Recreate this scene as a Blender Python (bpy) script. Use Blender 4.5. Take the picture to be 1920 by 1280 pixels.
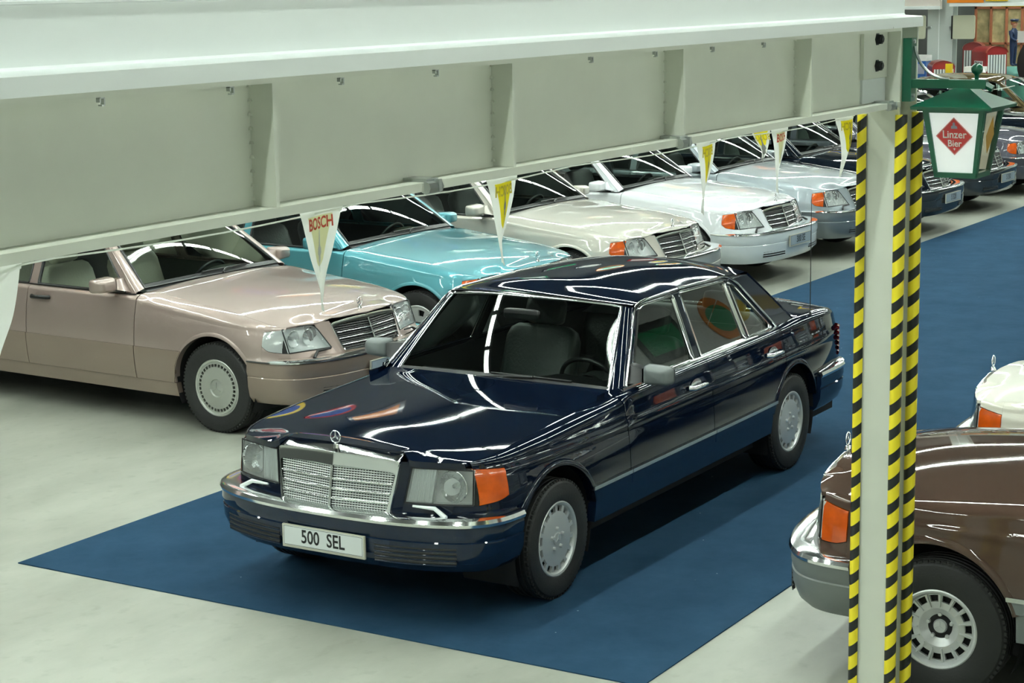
import bpy, bmesh, math, random
from math import pi, sin, cos, sqrt, radians, tan
from mathutils import Vector, Matrix
from mathutils.geometry import tessellate_polygon

# ---------------------------------------------------------------- scene reset
for o in list(bpy.data.objects): bpy.data.objects.remove(o)
scn = bpy.context.scene
COL = scn.collection
RND = random.Random(7)

# ---------------------------------------------------------------- camera
YAW, PITCH, ROLL, FPX = 3.69457, 0.184657, -0.0165765, 3588.5
fw = Vector((cos(YAW)*cos(PITCH), sin(YAW)*cos(PITCH), -sin(PITCH)))
rt = fw.cross(Vector((0, 0, 1))).normalized(); up = rt.cross(fw)
r2 = rt*cos(ROLL) + up*sin(ROLL); u2 = -rt*sin(ROLL) + up*cos(ROLL)
cd = bpy.data.cameras.new('camera'); cam = bpy.data.objects.new('camera', cd); COL.objects.link(cam)
M = Matrix((r2, u2, -fw)).transposed().to_4x4(); M.translation = (8.3496, 5.758, 3.1906)
cam.matrix_world = M
cd.sensor_width = 36; cd.lens = FPX*36/1920; cd.clip_end = 300
scn.camera = cam

# ---------------------------------------------------------------- world, exposure
w = bpy.data.worlds.new('world'); scn.world = w; w.use_nodes = True
w.node_tree.nodes['Background'].inputs[0].default_value = (0.86, 1.0, 0.9, 1)
w.node_tree.nodes['Background'].inputs[1].default_value = 0.30
vs = scn.view_settings; vs.view_transform = 'Standard'; vs.look = 'None'; vs.exposure = 0.75; vs.gamma = 1.0; vs.use_curve_mapping = False
TUBE_POWER = 48.0

# ---------------------------------------------------------------- materials
MATS = {}
def setin(b, k, v):
    if k in b.inputs: b.inputs[k].default_value = v
def mat(name, col, rough=.5, metal=0., coat=0., var=0., vscale=20., bump=0., bscale=200., spec=.5, emit=None, estr=0., sheen=0.):
    if name in MATS: return MATS[name]
    m = bpy.data.materials.new(name); m.use_nodes = True
    nt = m.node_tree; b = nt.nodes['Principled BSDF']
    c = (*col, 1)
    setin(b, 'Base Color', c); setin(b, 'Roughness', rough); setin(b, 'Metallic', metal)
    setin(b, 'Coat Weight', coat); setin(b, 'Coat Roughness', .03); setin(b, 'Specular IOR Level', spec)
    setin(b, 'Sheen Weight', sheen)
    if emit: setin(b, 'Emission Color', (*emit, 1)); setin(b, 'Emission Strength', estr)
    tc = nt.nodes.new('ShaderNodeTexCoord')
    if var:
        n = nt.nodes.new('ShaderNodeTexNoise'); n.inputs['Scale'].default_value = vscale; n.inputs['Detail'].default_value = 4
        nt.links.new(tc.outputs['Object'], n.inputs['Vector'])
        r = nt.nodes.new('ShaderNodeValToRGB')
        r.color_ramp.elements[0].position = .3; r.color_ramp.elements[1].position = .7
        r.color_ramp.elements[0].color = (*[max(0, x*(1-var)) for x in col], 1); r.color_ramp.elements[1].color = (*[min(1, x*(1+var)) for x in col], 1)
        nt.links.new(n.outputs['Fac'], r.inputs[0]); nt.links.new(r.outputs[0], b.inputs['Base Color'])
    if bump:
        n = nt.nodes.new('ShaderNodeTexNoise'); n.inputs['Scale'].default_value = bscale; n.inputs['Detail'].default_value = 3
        nt.links.new(tc.outputs['Object'], n.inputs['Vector'])
        bp = nt.nodes.new('ShaderNodeBump'); bp.inputs['Strength'].default_value = bump; bp.inputs['Distance'].default_value = .01
        nt.links.new(n.outputs['Fac'], bp.inputs['Height']); nt.links.new(bp.outputs[0], b.inputs['Normal'])
    MATS[name] = m
    return m
def thin_glass(name, tint, refl=1.0, rough=0.0, lines=0., ior=1.5):
    m = bpy.data.materials.new(name); m.use_nodes = True; nt = m.node_tree
    for n in list(nt.nodes): nt.nodes.remove(n)
    o = nt.nodes.new('ShaderNodeOutputMaterial'); mx = nt.nodes.new('ShaderNodeMixShader')
    t = nt.nodes.new('ShaderNodeBsdfTransparent'); t.inputs[0].default_value = (*tint, 1)
    g = nt.nodes.new('ShaderNodeBsdfGlossy'); g.inputs['Roughness'].default_value = rough; g.inputs[0].default_value = (1, 1, 1, 1)
    f = nt.nodes.new('ShaderNodeFresnel'); f.inputs[0].default_value = ior
    mu = nt.nodes.new('ShaderNodeMath'); mu.operation = 'MULTIPLY'; mu.inputs[1].default_value = refl*1.6; mu.use_clamp = True
    nt.links.new(f.outputs[0], mu.inputs[0]); nt.links.new(mu.outputs[0], mx.inputs[0])
    nt.links.new(t.outputs[0], mx.inputs[1]); nt.links.new(g.outputs[0], mx.inputs[2]); nt.links.new(mx.outputs[0], o.inputs[0])
    if lines:
        tc = nt.nodes.new('ShaderNodeTexCoord'); wv = nt.nodes.new('ShaderNodeTexWave'); wv.bands_direction = 'Y'
        wv.inputs['Scale'].default_value = lines
        nt.links.new(tc.outputs['Object'], wv.inputs['Vector'])
        bp = nt.nodes.new('ShaderNodeBump'); bp.inputs['Strength'].default_value = .5; bp.inputs['Distance'].default_value = .003
        nt.links.new(wv.outputs['Fac'], bp.inputs['Height']); nt.links.new(bp.outputs[0], g.inputs['Normal'])
    MATS[name] = m
    return m
def paint(name, col, metal=.6, rough=.32):
    dark = max(col) < .13
    m = mat(name, col, .5 if dark else rough, 0. if dark else metal, 1.0, spec=0. if dark else .5)
    return m

paint('paint_navy', (.0028, .0065, .0175), .45, .30)
paint('paint_navy_clad', (.005, .014, .036), .3, .38)
paint('paint_rose', (.40, .315, .285), .55, .38)
paint('paint_rose_clad', (.28, .21, .17), .45, .42)
paint('paint_teal', (.085, .32, .375), .45, .35)
paint('paint_teal_clad', (.075, .27, .32), .4, .4)
paint('paint_beige', (.56, .54, .48), .5, .38)
paint('paint_beige_clad', (.46, .45, .40), .45, .42)
paint('paint_white', (.80, .83, .86), .0, .3)
paint('paint_white_clad', (.62, .68, .70), .0, .35)
paint('paint_silver', (.34, .39, .42), .6, .36)
paint('paint_silver_clad', (.17, .20, .215), .5, .4)
paint('paint_black', (.006, .010, .016), .3, .3)
paint('paint_black_clad', (.03, .036, .04), .3, .4)
paint('paint_graphite', (.10, .10, .125), .6, .35)
paint('paint_graphite_clad', (.07, .075, .09), .5, .4)
paint('paint_bronze', (.10, .075, .035), .6, .3)
paint('paint_bronze_clad', (.05, .045, .035), .5, .4)
paint('paint_brown', (.075, .046, .034), .45, .3)
paint('paint_cream', (.80, .77, .66), .0, .3)
mat('bumper_grey', (.17, .19, .19), .4)
mat('chrome', (.93, .95, .95), .10, 1.0)
mat('chrome_satin', (.62, .65, .65), .25, 1.0)
mat('alloy', (.58, .60, .60), .34, .45)
mat('hubcap', (.52, .54, .50), .38, .7)
mat('rubber', (.012, .013, .013), .62, bump=.15, bscale=90)
mat('black_trim', (.008, .009, .010), .35)
mat('dark', (.004, .004, .005), .8)
mat('grille_grey', (.60, .64, .62), .35, .2)
mat('grille_black', (.012, .014, .015), .35)
mat('leather_black', (.030, .037, .036), .42, bump=.2, bscale=60)
mat('leather_grey', (.045, .055, .05), .5, bump=.2, bscale=60)
mat('leather_cream', (.58, .56, .45), .5, bump=.2, bscale=60)
mat('mirror_grey', (.15, .17, .17), .45)
mat('reflector', (.72, .75, .75), .12, 1.0, bump=.6, bscale=35)
mat('lamp_house', (.82, .86, .85), .3, .2)
mat('amber', (.58, .085, .004), .2, 0, .8, var=.18, vscale=14)
mat('red_lens', (.5, .02, .015), .18, 0, .8)
mat('plate_white', (.72, .76, .76), .35)
mat('plate_grey', (.30, .36, .40), .4)
mat('plate_frame', (.50, .49, .40), .5)
mat('plate_ink', (.01, .012, .012), .5)
thin_glass('car_glass', (.85, .94, .89), 1.0)
thin_glass('lens', (.92, .95, .95), 1.0, .03, 60.)
def frosted_lens():
    m = MATS['lens']; nt = m.node_tree; out = [n for n in nt.nodes if n.type == 'OUTPUT_MATERIAL'][0]; mx = [n for n in nt.nodes if n.type == 'MIX_SHADER'][0]
    d = nt.nodes.new('ShaderNodeBsdfPrincipled'); d.inputs['Base Color'].default_value = (.90, .93, .92, 1); d.inputs['Roughness'].default_value = .22; d.inputs['Metallic'].default_value = .0
    bp = [n for n in nt.nodes if n.type == 'BUMP'][0]; nt.links.new(bp.outputs[0], d.inputs['Normal'])
    m2 = nt.nodes.new('ShaderNodeMixShader'); m2.inputs[0].default_value = .16
    nt.links.new(mx.outputs[0], m2.inputs[1]); nt.links.new(d.outputs[0], m2.inputs[2]); nt.links.new(m2.outputs[0], out.inputs[0])
frosted_lens()
mat('lens_solid', (.60, .64, .63), .10, .25, 1.0, bump=.3, bscale=25)

# ---------------------------------------------------------------- mesh helpers
def newmesh(name, V, F, smooth=35):
    me = bpy.data.meshes.new(name)
    me.from_pydata([tuple(v) for v in V], [], F); me.update()
    bm = bmesh.new(); bm.from_mesh(me)
    bmesh.ops.remove_doubles(bm, verts=bm.verts, dist=1e-5)
    bmesh.ops.recalc_face_normals(bm, faces=bm.faces)
    bm.to_mesh(me); bm.free()
    if smooth:
        me.polygons.foreach_set('use_smooth', [True]*len(me.polygons))
        me.set_sharp_from_angle(angle=radians(smooth))
    return me
class MB:
    """collects primitives into one mesh"""
    def __init__(s): s.V = []; s.F = []
    def add(s, V, F):
        n = len(s.V); s.V += [tuple(v) for v in V]; s.F += [tuple(i+n for i in f) for f in F]; return s
    def grid(s, rows, closed=False):
        n = len(rows[0]); V = [p for r in rows for p in r]; F = []
        for i in range(len(rows)-1):
            for j in range(n if closed else n-1):
                k = (j+1) % n
                F.append((i*n+j, i*n+k, (i+1)*n+k, (i+1)*n+j))
        return s.add(V, F)
    def box(s, c, d, rot=None):
        x, y, z = d[0]/2, d[1]/2, d[2]/2
        V = [Vector((a*x, b*y, e*z)) for a in (-1, 1) for b in (-1, 1) for e in (-1, 1)]
        if rot is not None: V = [rot @ v for v in V]
        c = Vector(c); V = [v+c for v in V]
        return s.add(V, [(0, 1, 3, 2), (4, 6, 7, 5), (0, 4, 5, 1), (2, 3, 7, 6), (0, 2, 6, 4), (1, 5, 7, 3)])
    def tube(s, pts, r, n=8, cap=True, rads=None):
        pts = [Vector(p) for p in pts]; rows = []
        for i, p in enumerate(pts):
            t = (pts[min(i+1, len(pts)-1)] - pts[max(i-1, 0)]).normalized()
            a = t.cross(Vector((0, 0, 1)))
            if a.length < 1e-3: a = t.cross(Vector((1, 0, 0)))
            a.normalize(); b = t.cross(a); rr = rads[i] if rads else r
            rows.append([p + a*rr*cos(2*pi*k/n) + b*rr*sin(2*pi*k/n) for k in range(n)])
        s.grid(rows, True)
        if cap:
            for row in (rows[0], rows[-1]): s.add(row, [tuple(range(n))])
        return s
    def lathe(s, prof, n=48, axis='y', c=(0, 0, 0)):
        rows = []
        for k in range(n+1):
            a = 2*pi*k/n
            if axis == 'y': rows.append([(c[0]+r*cos(a), c[1]+h, c[2]+r*sin(a)) for r, h in prof])
            elif axis == 'z': rows.append([(c[0]+r*cos(a), c[1]+r*sin(a), c[2]+h) for r, h in prof])
            else: rows.append([(c[0]+h, c[1]+r*cos(a), c[2]+r*sin(a)) for r, h in prof])
        return s.grid(rows)
    def mesh(s, name, smooth=35): return newmesh(name, s.V, s.F, smooth)
def text_data(txt, size=1., sx=1., bold=0.):
    cu = bpy.data.curves.new('t', 'FONT'); cu.body = txt; cu.size = size; cu.align_x = 'CENTER'; cu.align_y = 'CENTER'; cu.offset = bold
    cu.resolution_u = 3
    ob = bpy.data.objects.new('t', cu); COL.objects.link(ob)
    bpy.context.view_layer.update()
    me = bpy.data.meshes.new_from_object(ob.evaluated_get(bpy.context.evaluated_depsgraph_get()))
    V = [(v.co.x*sx, v.co.y) for v in me.vertices]; F = [tuple(p.vertices) for p in me.polygons]
    bpy.data.objects.remove(ob); bpy.data.meshes.remove(me)
    return V, F
def link(name, me, mt=None, parent=None, loc=(0, 0, 0), rotz=0, label=None, cat=None, group=None, kind=None):
    o = bpy.data.objects.new(name, me); COL.objects.link(o)
    o.location = loc; o.rotation_euler = (0, 0, rotz)
    if parent: o.parent = parent
    if me is not None and mt is not None:
        if not me.materials: me.materials.append(None)
        o.material_slots[0].link = 'OBJECT'; o.material_slots[0].material = MATS[mt] if isinstance(mt, str) else mt
    if label: o['label'] = label
    if cat: o['category'] = cat
    if group: o['group'] = group
    if kind: o['kind'] = kind
    return o
def pchip(pts):
    pts = sorted(pts); X = [p[0] for p in pts]; Y = [p[1] for p in pts]; n = len(X)
    d = [(Y[i+1]-Y[i])/(X[i+1]-X[i]) for i in range(n-1)]
    m = [d[0]] + [0 if d[i-1]*d[i] <= 0 else 2*d[i-1]*d[i]/(d[i-1]+d[i]) for i in range(1, n-1)] + [d[-1]]
    def f(x):
        if x <= X[0]: return Y[0]
        if x >= X[-1]: return Y[-1]
        i = max(k for k in range(n-1) if X[k] <= x)
        h = X[i+1]-X[i]; t = (x-X[i])/h
        return (2*t**3-3*t*t+1)*Y[i] + (t**3-2*t*t+t)*h*m[i] + (3*t*t-2*t**3)*Y[i+1] + (t**3-t*t)*h*m[i+1]
    return f
def lin(pts):
    pts = sorted(pts)
    def f(x):
        if x <= pts[0][0]: return pts[0][1]
        for a, b in zip(pts, pts[1:]):
            if x <= b[0]: return a[1] + (b[1]-a[1])*(x-a[0])/(b[0]-a[0])
        return pts[-1][1]
    return f
def lerp(a, b, t): return a + (b-a)*t
def sstep(a, b, x):
    t = max(0, min(1, (x-a)/(b-a))); return t*t*(3-2*t)
def linspace(a, b, n): return [a+(b-a)*i/(n-1) for i in range(n)]
def resample(poly, n):
    P = [Vector(p) for p in poly]; L = [0]
    for a, b in zip(P, P[1:]): L.append(L[-1]+(b-a).length)
    out = []
    for i in range(n):
        d = L[-1]*i/(n-1); k = 0
        while k < len(P)-2 and L[k+1] < d: k += 1
        t = (d-L[k])/max(1e-9, L[k+1]-L[k]); out.append(P[k].lerp(P[k+1], min(1, t)))
    return out
def offset_poly(poly, d):
    """offset a closed 2D polygon outward by d"""
    n = len(poly); A = sum(poly[i][0]*poly[(i+1) % n][1]-poly[(i+1) % n][0]*poly[i][1] for i in range(n)); sg = 1 if A > 0 else -1
    out = []
    for i in range(n):
        p0, p1, p2 = Vector(poly[i-1]), Vector(poly[i]), Vector(poly[(i+1) % n])
        e1 = (p1-p0).normalized(); e2 = (p2-p1).normalized()
        n1 = Vector((e1.y, -e1.x))*sg; n2 = Vector((e2.y, -e2.x))*sg
        b = (n1+n2); b = b/max(.35, b.length_squared)*2*1.0 if b.length > 1e-6 else n1
        out.append(tuple(p1 + b*d/1.0*(.5*2/2) if False else p1 + b*d))
    return out
def round_poly(poly, r, seg=4):
    out = []; n = len(poly)
    for i in range(n):
        p0, p1, p2 = Vector(poly[i-1]), Vector(poly[i]), Vector(poly[(i+1) % n])
        a = (p0-p1); b = (p2-p1); rr = min(r, a.length*.45, b.length*.45)
        A = p1+a.normalized()*rr; B = p1+b.normalized()*rr
        for k in range(seg+1):
            t = k/seg; out.append(tuple((1-t)**2*A + 2*t*(1-t)*p1 + t*t*B))
    return out

# ================================================================ CAR GENERATOR
class Proto:
    def __init__(s): s.parts = []
    def add(s, name, me, mt, sub=None, M=None, label=None, kind=None):
        s.parts.append(dict(name=name, me=me, mat=mt, sub=sub, M=M or Matrix(), label=label, kind=kind)); return len(s.parts)-1
def spawn(proto, name, x, y, yaw, mats, label, group=None, skip=(), z=0):
    root = bpy.data.objects.new(name, None); COL.objects.link(root)
    root.location = (x, y, z); root.rotation_euler = (0, 0, yaw); root.empty_display_size = .2
    root['label'] = label; root['category'] = 'car'
    if group: root['group'] = group
    made = {}
    for i, p in enumerate(proto.parts):
        if p['name'] in skip or (p['sub'] is not None and p['sub'] not in made): continue
        o = bpy.data.objects.new(p['name'], p['me']); COL.objects.link(o)
        if not p['me'].materials: p['me'].materials.append(None)
        m = mats.get(p['mat'], p['mat'])
        o.material_slots[0].link = 'OBJECT'; o.material_slots[0].material = MATS[m]
        par = root if p['sub'] is None else made[p['sub']]
        o.parent = par
        o.matrix_basis = p['M']
        if p['label']: o['label'] = p['label']
        if p['kind']: o['kind'] = p['kind']
        made[i] = o
    return root, made

def make_wheel(P, style, R, rim_r, half=.10):
    """tyre + rim meshes, outward = +y, centre at origin"""
    t = MB(); w = half
    prof = [(rim_r-.012, w*.80), (rim_r+.004, w*.98), (rim_r+.03, w*1.06), (R-.055, w*1.10), (R-.022, w*1.03), (R-.006, w*.86)]
    tread = []
    g = w*.86
    for k in range(4):
        c = g*(.62-.41*k)
        tread += [(R, c+.012), (R-.007, c+.010), (R-.007, c-.002), (R, c-.004)] if True else []
    prof += [(R, w*.78)] + tread + [(R, -w*.78), (R-.012, -w*.95), (R-.06, -w*1.08), (rim_r, -w*.98), (rim_r-.012, -w*.8)]
    t.lathe(prof, 64)
    # tread blocks on the shoulder
    for k in range(72):
        a = 2*pi*k/72
        rot = Matrix.Rotation(-a, 3, 'Y')
        t.box(rot @ Vector((R-.010, w*.84, 0)), (.016, .022, R*2*pi/72*.62), rot)
    tyre = t.mesh('tyre', 30)
    r = MB(); F = w*.95           # rim flange plane
    r.lathe([(rim_r-.03, F-.05), (rim_r-.022, F-.012), (rim_r-.014, F), (rim_r-.004, F+.004), (rim_r+.006, F-.002), (rim_r+.006, F-.02)], 64)
    if style == 'gully':
        n, r1, r2, hf, fo = 15, rim_r*.73, rim_r*.89, .66, F-.012
        dish = lambda q: fo - .012*sstep(.5, 0, q/rim_r)*0 + .006*(1-(q/rim_r)**2)
        rr = [.0, .02, .045, .07, rim_r*.5, r1, r2, rim_r*.915, rim_r-.012]
    elif style == 'cap':
        n, r1, r2, hf, fo = 34, rim_r*.745, rim_r*.845, .67, F-.006
        dish = lambda q: fo + .012*(1-(q/rim_r)**2) - (.010 if .055 < q < .064 else 0)
        rr = [.0, .03, .056, .060, .066, rim_r*.5, r1, r2, rim_r*.86, rim_r-.010]
    elif style == 'bundt':
        n, r1, r2, hf, fo = 15, rim_r*.66, rim_r*.83, .70, F-.03
        dish = lambda q: fo - .03*sstep(.09, .05, q) + .0*(q/rim_r)
        rr = [.0, .05, .075, .09, rim_r*.55, r1, r2, rim_r*.88, rim_r-.016]
    else:  # eight oval holes
        n, r1, r2, hf, fo = 8, rim_r*.56, rim_r*.82, .55, F-.018
        dish = lambda q: fo + .010*sstep(.0, rim_r*.8, q) - .02*sstep(.06, .03, q)
        rr = [.0, .03, .05, .07, r1, rim_r*.63, rim_r*.75, r2, rim_r*.88, rim_r-.014]
    sub = 6; N = n*sub; hs = round(sub*hf)
    def hole(i, k):
        j = i % sub
        return j < hs and r1-1e-6 <= rr[k] and rr[k+1] <= r2+1e-6
    V = []; Fc = []
    for i in range(N):
        for q in rr: V.append((q*cos(2*pi*i/N), dish(q), q*sin(2*pi*i/N)))
    K = len(rr)
    nv = len(V); back = {}
    def bk(i, k):
        if (i, k) not in back:
            q = rr[k]; back[(i, k)] = nv+len(back); V.append((q*cos(2*pi*i/N), dish(q)-.016, q*sin(2*pi*i/N)))
        return back[(i, k)]
    for i in range(N):
        i2 = (i+1) % N
        for k in range(K-1):
            if hole(i, k):
                for (a, b, ni, nk) in (((i, k), (i, k+1), i-1, k), ((i2, k), (i2, k+1), i+1, k), ((i, k), (i2, k), i, k-1), ((i, k+1), (i2, k+1), i, k+1)):
                    if nk < 0 or nk >= K-1 or not hole(ni % N, nk):
                        Fc.append((a[0]*K+a[1], b[0]*K+b[1], bk(*b), bk(*a)))
            else: Fc.append((i*K+k, i2*K+k, i2*K+k+1, i*K+k+1))
    r.add(V, Fc)
    if style in ('gully', 'bundt', 'oval'):
        for k in range(5):
            a = 2*pi*k/5+.3
            r.lathe([(0, .014), (.008, .014), (.011, .002), (.011, -.02)], 10, 'y', (.056*cos(a), dish(.056), .056*sin(a)))
        r.lathe([(0, .016 if style == 'bundt' else .006), (.028, .014 if style == 'bundt' else .006), (.034, .004), (.035, -.02)], 24, 'y', (0, dish(0), 0))
    if style == 'bundt':
        for i in range(15):
            a = 2*pi*(i+.85)/15; rot = Matrix.Rotation(-a, 3, 'Y')
            r.box(rot @ Vector((rim_r*.70, dish(.15)+.004, 0)), (rim_r*.34, .012, .006), rot)
    # star emblem in the middle
    for k in range(3):
        a = pi/2+2*pi*k/3; rot = Matrix.Rotation(-a, 3, 'Y')
        s = .042 if style == 'cap' else .024
        r.box(rot @ Vector((s/2, dish(.01)+(.016 if style == 'bundt' else .006 if style != 'cap' else .002), 0)), (s, .005, .005), rot)
    rim = r.mesh('rim', 30)
    d = MB().lathe([(0, F-.055), (rim_r-.01, F-.055)], 40).mesh('rim_backing')
    return tyre, rim, d

def build_car(P):
    pr = Proto()
    W, ZS, RY, RZ = pchip(P['W']), pchip(P['ZS']), pchip(P['RY']), pchip(P['RZ'])
    zw = P['zw']; TB = P['tumble']; PHI = radians(82)
    def side_y(x, z):
        wv = W(x); zt = ZS(x)-RZ(x)
        if z >= zw: y = wv - TB*min(1.3, (z-zw)/max(.05, zt-zw))**2
        else: y = wv - P['under']*((zw-z)/(zw-.22))**2
        for zc, a, wd in P['creases']: y += a*math.exp(-((z-zc)/wd)**2)*sstep(P['front_x']+.1, P['front_x']-.25, x)
        return y
    def edge(x):
        zt = ZS(x)-RZ(x); y1 = side_y(x, zt)
        return y1-RY(x)*(1-cos(PHI)), zt+RZ(x)*sin(PHI)
    def col(x, z0, n=20, ztop=None):
        zt = ZS(x)-RZ(x); pts = []
        if ztop is not None:
            return [(x, side_y(x, lerp(z0, ztop, k/(n-1))), lerp(z0, ztop, k/(n-1))) for k in range(n)]
        z0 = min(z0, zt-.01)
        for k in range(n): z = lerp(z0, zt, k/(n-1)); pts.append((x, side_y(x, z), z))
        y1 = pts[-1][1]
        for k in range(1, 8):
            f = PHI*k/7; pts.append((x, y1-RY(x)*(1-cos(f)), zt+RZ(x)*sin(f)))
        return pts
    def mir(pts, s): return [(p[0], s*p[1], p[2]) for p in pts]
    def panel(x0, x1, zl, s, ztop=None, n=24, xs=(), gap=.0035, fold=.018, out=0., dx=.05):
        a, b = min(x0, x1)+gap, max(x0, x1)-gap
        st = sorted(set([a, b] + [x for x in xs if a < x < b] + linspace(a, b, max(3, int((b-a)/dx)+2))))
        rows = [[(p[0], p[1]+out, p[2]) for p in col(x, zl(x), n, ztop(x) if ztop else None)] for x in st]
        rows = [[(r[0][0], r[0][1]-fold, r[0][2])]+r+[(r[-1][0], r[-1][1]-(fold if ztop else .004), r[-1][2]-(0 if ztop else fold))] for r in rows]
        inn = lambda r: [(p[0], p[1]-fold, p[2]) for p in r]
        rows = [inn(rows[0])]+rows+[inn(rows[-1])]
        return MB().grid([mir(r, s) for r in rows])
    (ax, az, aR), (bx, bz, bR) = P['arch_f'], P['arch_r']
    def arch(x, base, c, z, R): return max(base, z+sqrt(max(0, R*R-(x-c)**2))) if abs(x-c) < R else base
    zl = lambda x: arch(x, arch(x, P['door_z'], ax, az, aR), bx, bz, bR)
    axs = [c+R*cos(a) for c, R in ((ax, aR), (bx, bR)) for a in linspace(0, pi, 41)] + [c+sg*(R+.001) for c, R in ((ax, aR), (bx, bR)) for sg in (-1, 1)]
    fx, ix = P['front_x'], P['ind_x']
    D1, D2, D3 = P['doors']; TX = P['tail_x']
    izt, izb = pchip(P['ind_top']), pchip(P['ind_bot'])
    for s in (1, -1):
        f = panel(D1, ix, zl, s, xs=axs)
        f.grid([mir(r, s) for r in [[(x, side_y(x, z), z) for z in [izt(x)+.004]+[lerp(izt(x)+.004, ZS(x)-RZ(x), k/6) for k in range(1, 7)]] + [] for x in linspace(ix-.003, fx, 12)]])
        rows = []
        for x in linspace(ix-.003, fx, 12):
            zt = ZS(x)-RZ(x); y1 = side_y(x, zt)
            rows.append([(x, s*(y1-RY(x)*(1-cos(PHI*k/7))), zt+RZ(x)*sin(PHI*k/7)) for k in range(8)])
        f.grid(rows)
        f.grid([mir([(x, side_y(x, lerp(P['val_z'], izb(x)-.004, k/4)), lerp(P['val_z'], izb(x)-.004, k/4)) for k in range(5)], s) for x in linspace(ix-.003, fx, 12)])
        fe = pr.add('front_fender', f.mesh('front_fender'), 'paint')
        fd = pr.add('front_door', panel(D1, D2, zl, s, xs=axs).mesh('front_door'), 'paint')
        rd = pr.add('rear_door', panel(D2, D3, zl, s, xs=axs).mesh('rear_door'), 'paint')
        pr.add('rear_fender', panel(D3, TX, zl, s, xs=axs, gap=.003).mesh('rear_fender'), 'paint')
        # sill and lower cladding
        sz0, sz1 = P['sill_z'], P['door_z']
        sx0, sx1 = ax-aR*.985, bx+bR*.985
        pr.add('sill', panel(sx0, sx1, lambda x: sz0, s, ztop=lambda x: sz1-.006, n=8, fold=.05, dx=.15).mesh('sill'), 'clad')
        cq = sqrt(max(0, 1-((P['clad_z']-az)/aR)**2))
        for (c0, c1) in ((ax-aR*cq-.004, D1), (D1, D2), (D2, bx+bR*cq+.004)):
            pr.add('side_cladding', panel(c0, c1, lambda x: min(P['clad_z']-.004, arch(x, arch(x, P['door_z']-.002, ax, az, aR+.004), bx, bz, bR+.004)), s, ztop=lambda x: P['clad_z'], n=8, out=.009, fold=.02, dx=.03).mesh('side_cladding'), 'clad', sub=None)
            if P['clad_chrome']:
                pr.add('side_trim_strip', panel(c0, c1, lambda x: P['clad_z']-.016, s, ztop=lambda x: P['clad_z']+.004, n=4, out=.015, fold=.02, dx=.12).mesh('side_trim'), 'chrome_satin')
        # arch lips
        for (c, z, R) in (P['arch_f'], P['arch_r']):
            m = MB(); rows = []
            a0 = math.asin(max(-1, min(1, (P['lip_z']-z)/R)))
            for a in linspace(a0, pi-a0 if c == bx or True else pi, 40):
                x = c+R*cos(a); zz = z+R*sin(a); L = P['lip']
                xo = c+(R+L)*cos(a); zo = z+(R+L)*sin(a); xm = c+(R+L*.4)*cos(a); zm = z+(R+L*.4)*sin(a)
                rows.append([(x, s*(side_y(x, zz)-.05), zz), (x, s*(side_y(x, zz)+P['lip_out']*.6), zz), (xm, s*(side_y(xm, zm)+P['lip_out']), zm), (xo, s*(side_y(xo, min(zo, ZS(xo)-RZ(xo)))-.001), zo)])
            m.grid(rows); pr.add('wheel_arch', m.mesh('wheel_arch', 60), 'paint')
            m = MB(); rows = []
            for a in linspace(-.45, pi+.45, 28): rows.append([(c+(R+.01)*cos(a), s*(W(c)-.04), z+(R+.01)*sin(a)), (c+(R+.01)*cos(a), s*.52, z+(R+.01)*sin(a)), (c, s*.52, z)])
            m.grid(rows); pr.add('wheel_housing', m.mesh('wheel_housing'), 'dark')
        # door handles
        for hx in P['handles']:
            hy = side_y(hx, P['handle_z'])
            m = MB(); m.tube([(hx+.10, s*(hy+.004), P['handle_z']), (hx+.085, s*(hy+.03), P['handle_z']), (hx-.075, s*(hy+.034), P['handle_z']-.002), (hx-.10, s*(hy+.006), P['handle_z']-.002)], .015, 8)
            pr.add('door_handle', m.mesh('door_handle', 50), P['handle_mat'])
            m = MB(); rows = []
            for a in linspace(0, 2*pi, 21): rows.append([(hx+.07*cos(a), s*(hy+.0015), P['handle_z']+.042*sin(a)), (hx+.06*cos(a), s*(hy+.003), P['handle_z']+.034*sin(a)), (hx, s*(hy+.001), P['handle_z'])])
            m.grid(rows); pr.add('handle_recess', m.mesh('handle_recess'), 'paint' if P['handle_mat'] != 'chrome' else 'chrome_satin')
        # indicator
        rows = []
        for x in linspace(ix, fx, 12):
            rows.append([(x, s*(side_y(x, z)+.002+.004*sin(pi*k/8)), z) for k, z in enumerate(linspace(izb(x), izt(x), 9))])
        m = MB(); m.grid(rows)
        ry = [[(p[0]-.01, p[1]-s*.03, p[2]) for p in r] for r in rows]
        m.grid([rows[0], ry[0]]); m.grid([[r[0] for r in rows], [r[0] for r in ry]]); m.grid([[r[-1] for r in rows], [r[-1] for r in ry]])
        pr.add('indicator_lens', m.mesh('indicator_lens'), 'indicator')
    # ---------------------------------------------------- nose
    nose = P['nose']      # list of (y, x) for z = zref, from centre outwards
    nx = pchip(nose); rk = P['rake']
    def nose_x(y, z): return nx(abs(y)) - rk*(z-P['zref'])*sstep(P['rake_end'], P['rake_end']-.35, abs(y))
    hlt, hlb, hy0, hy1 = P['hl']        # z top (fn of t), z bottom, y inner, y outer
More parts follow.
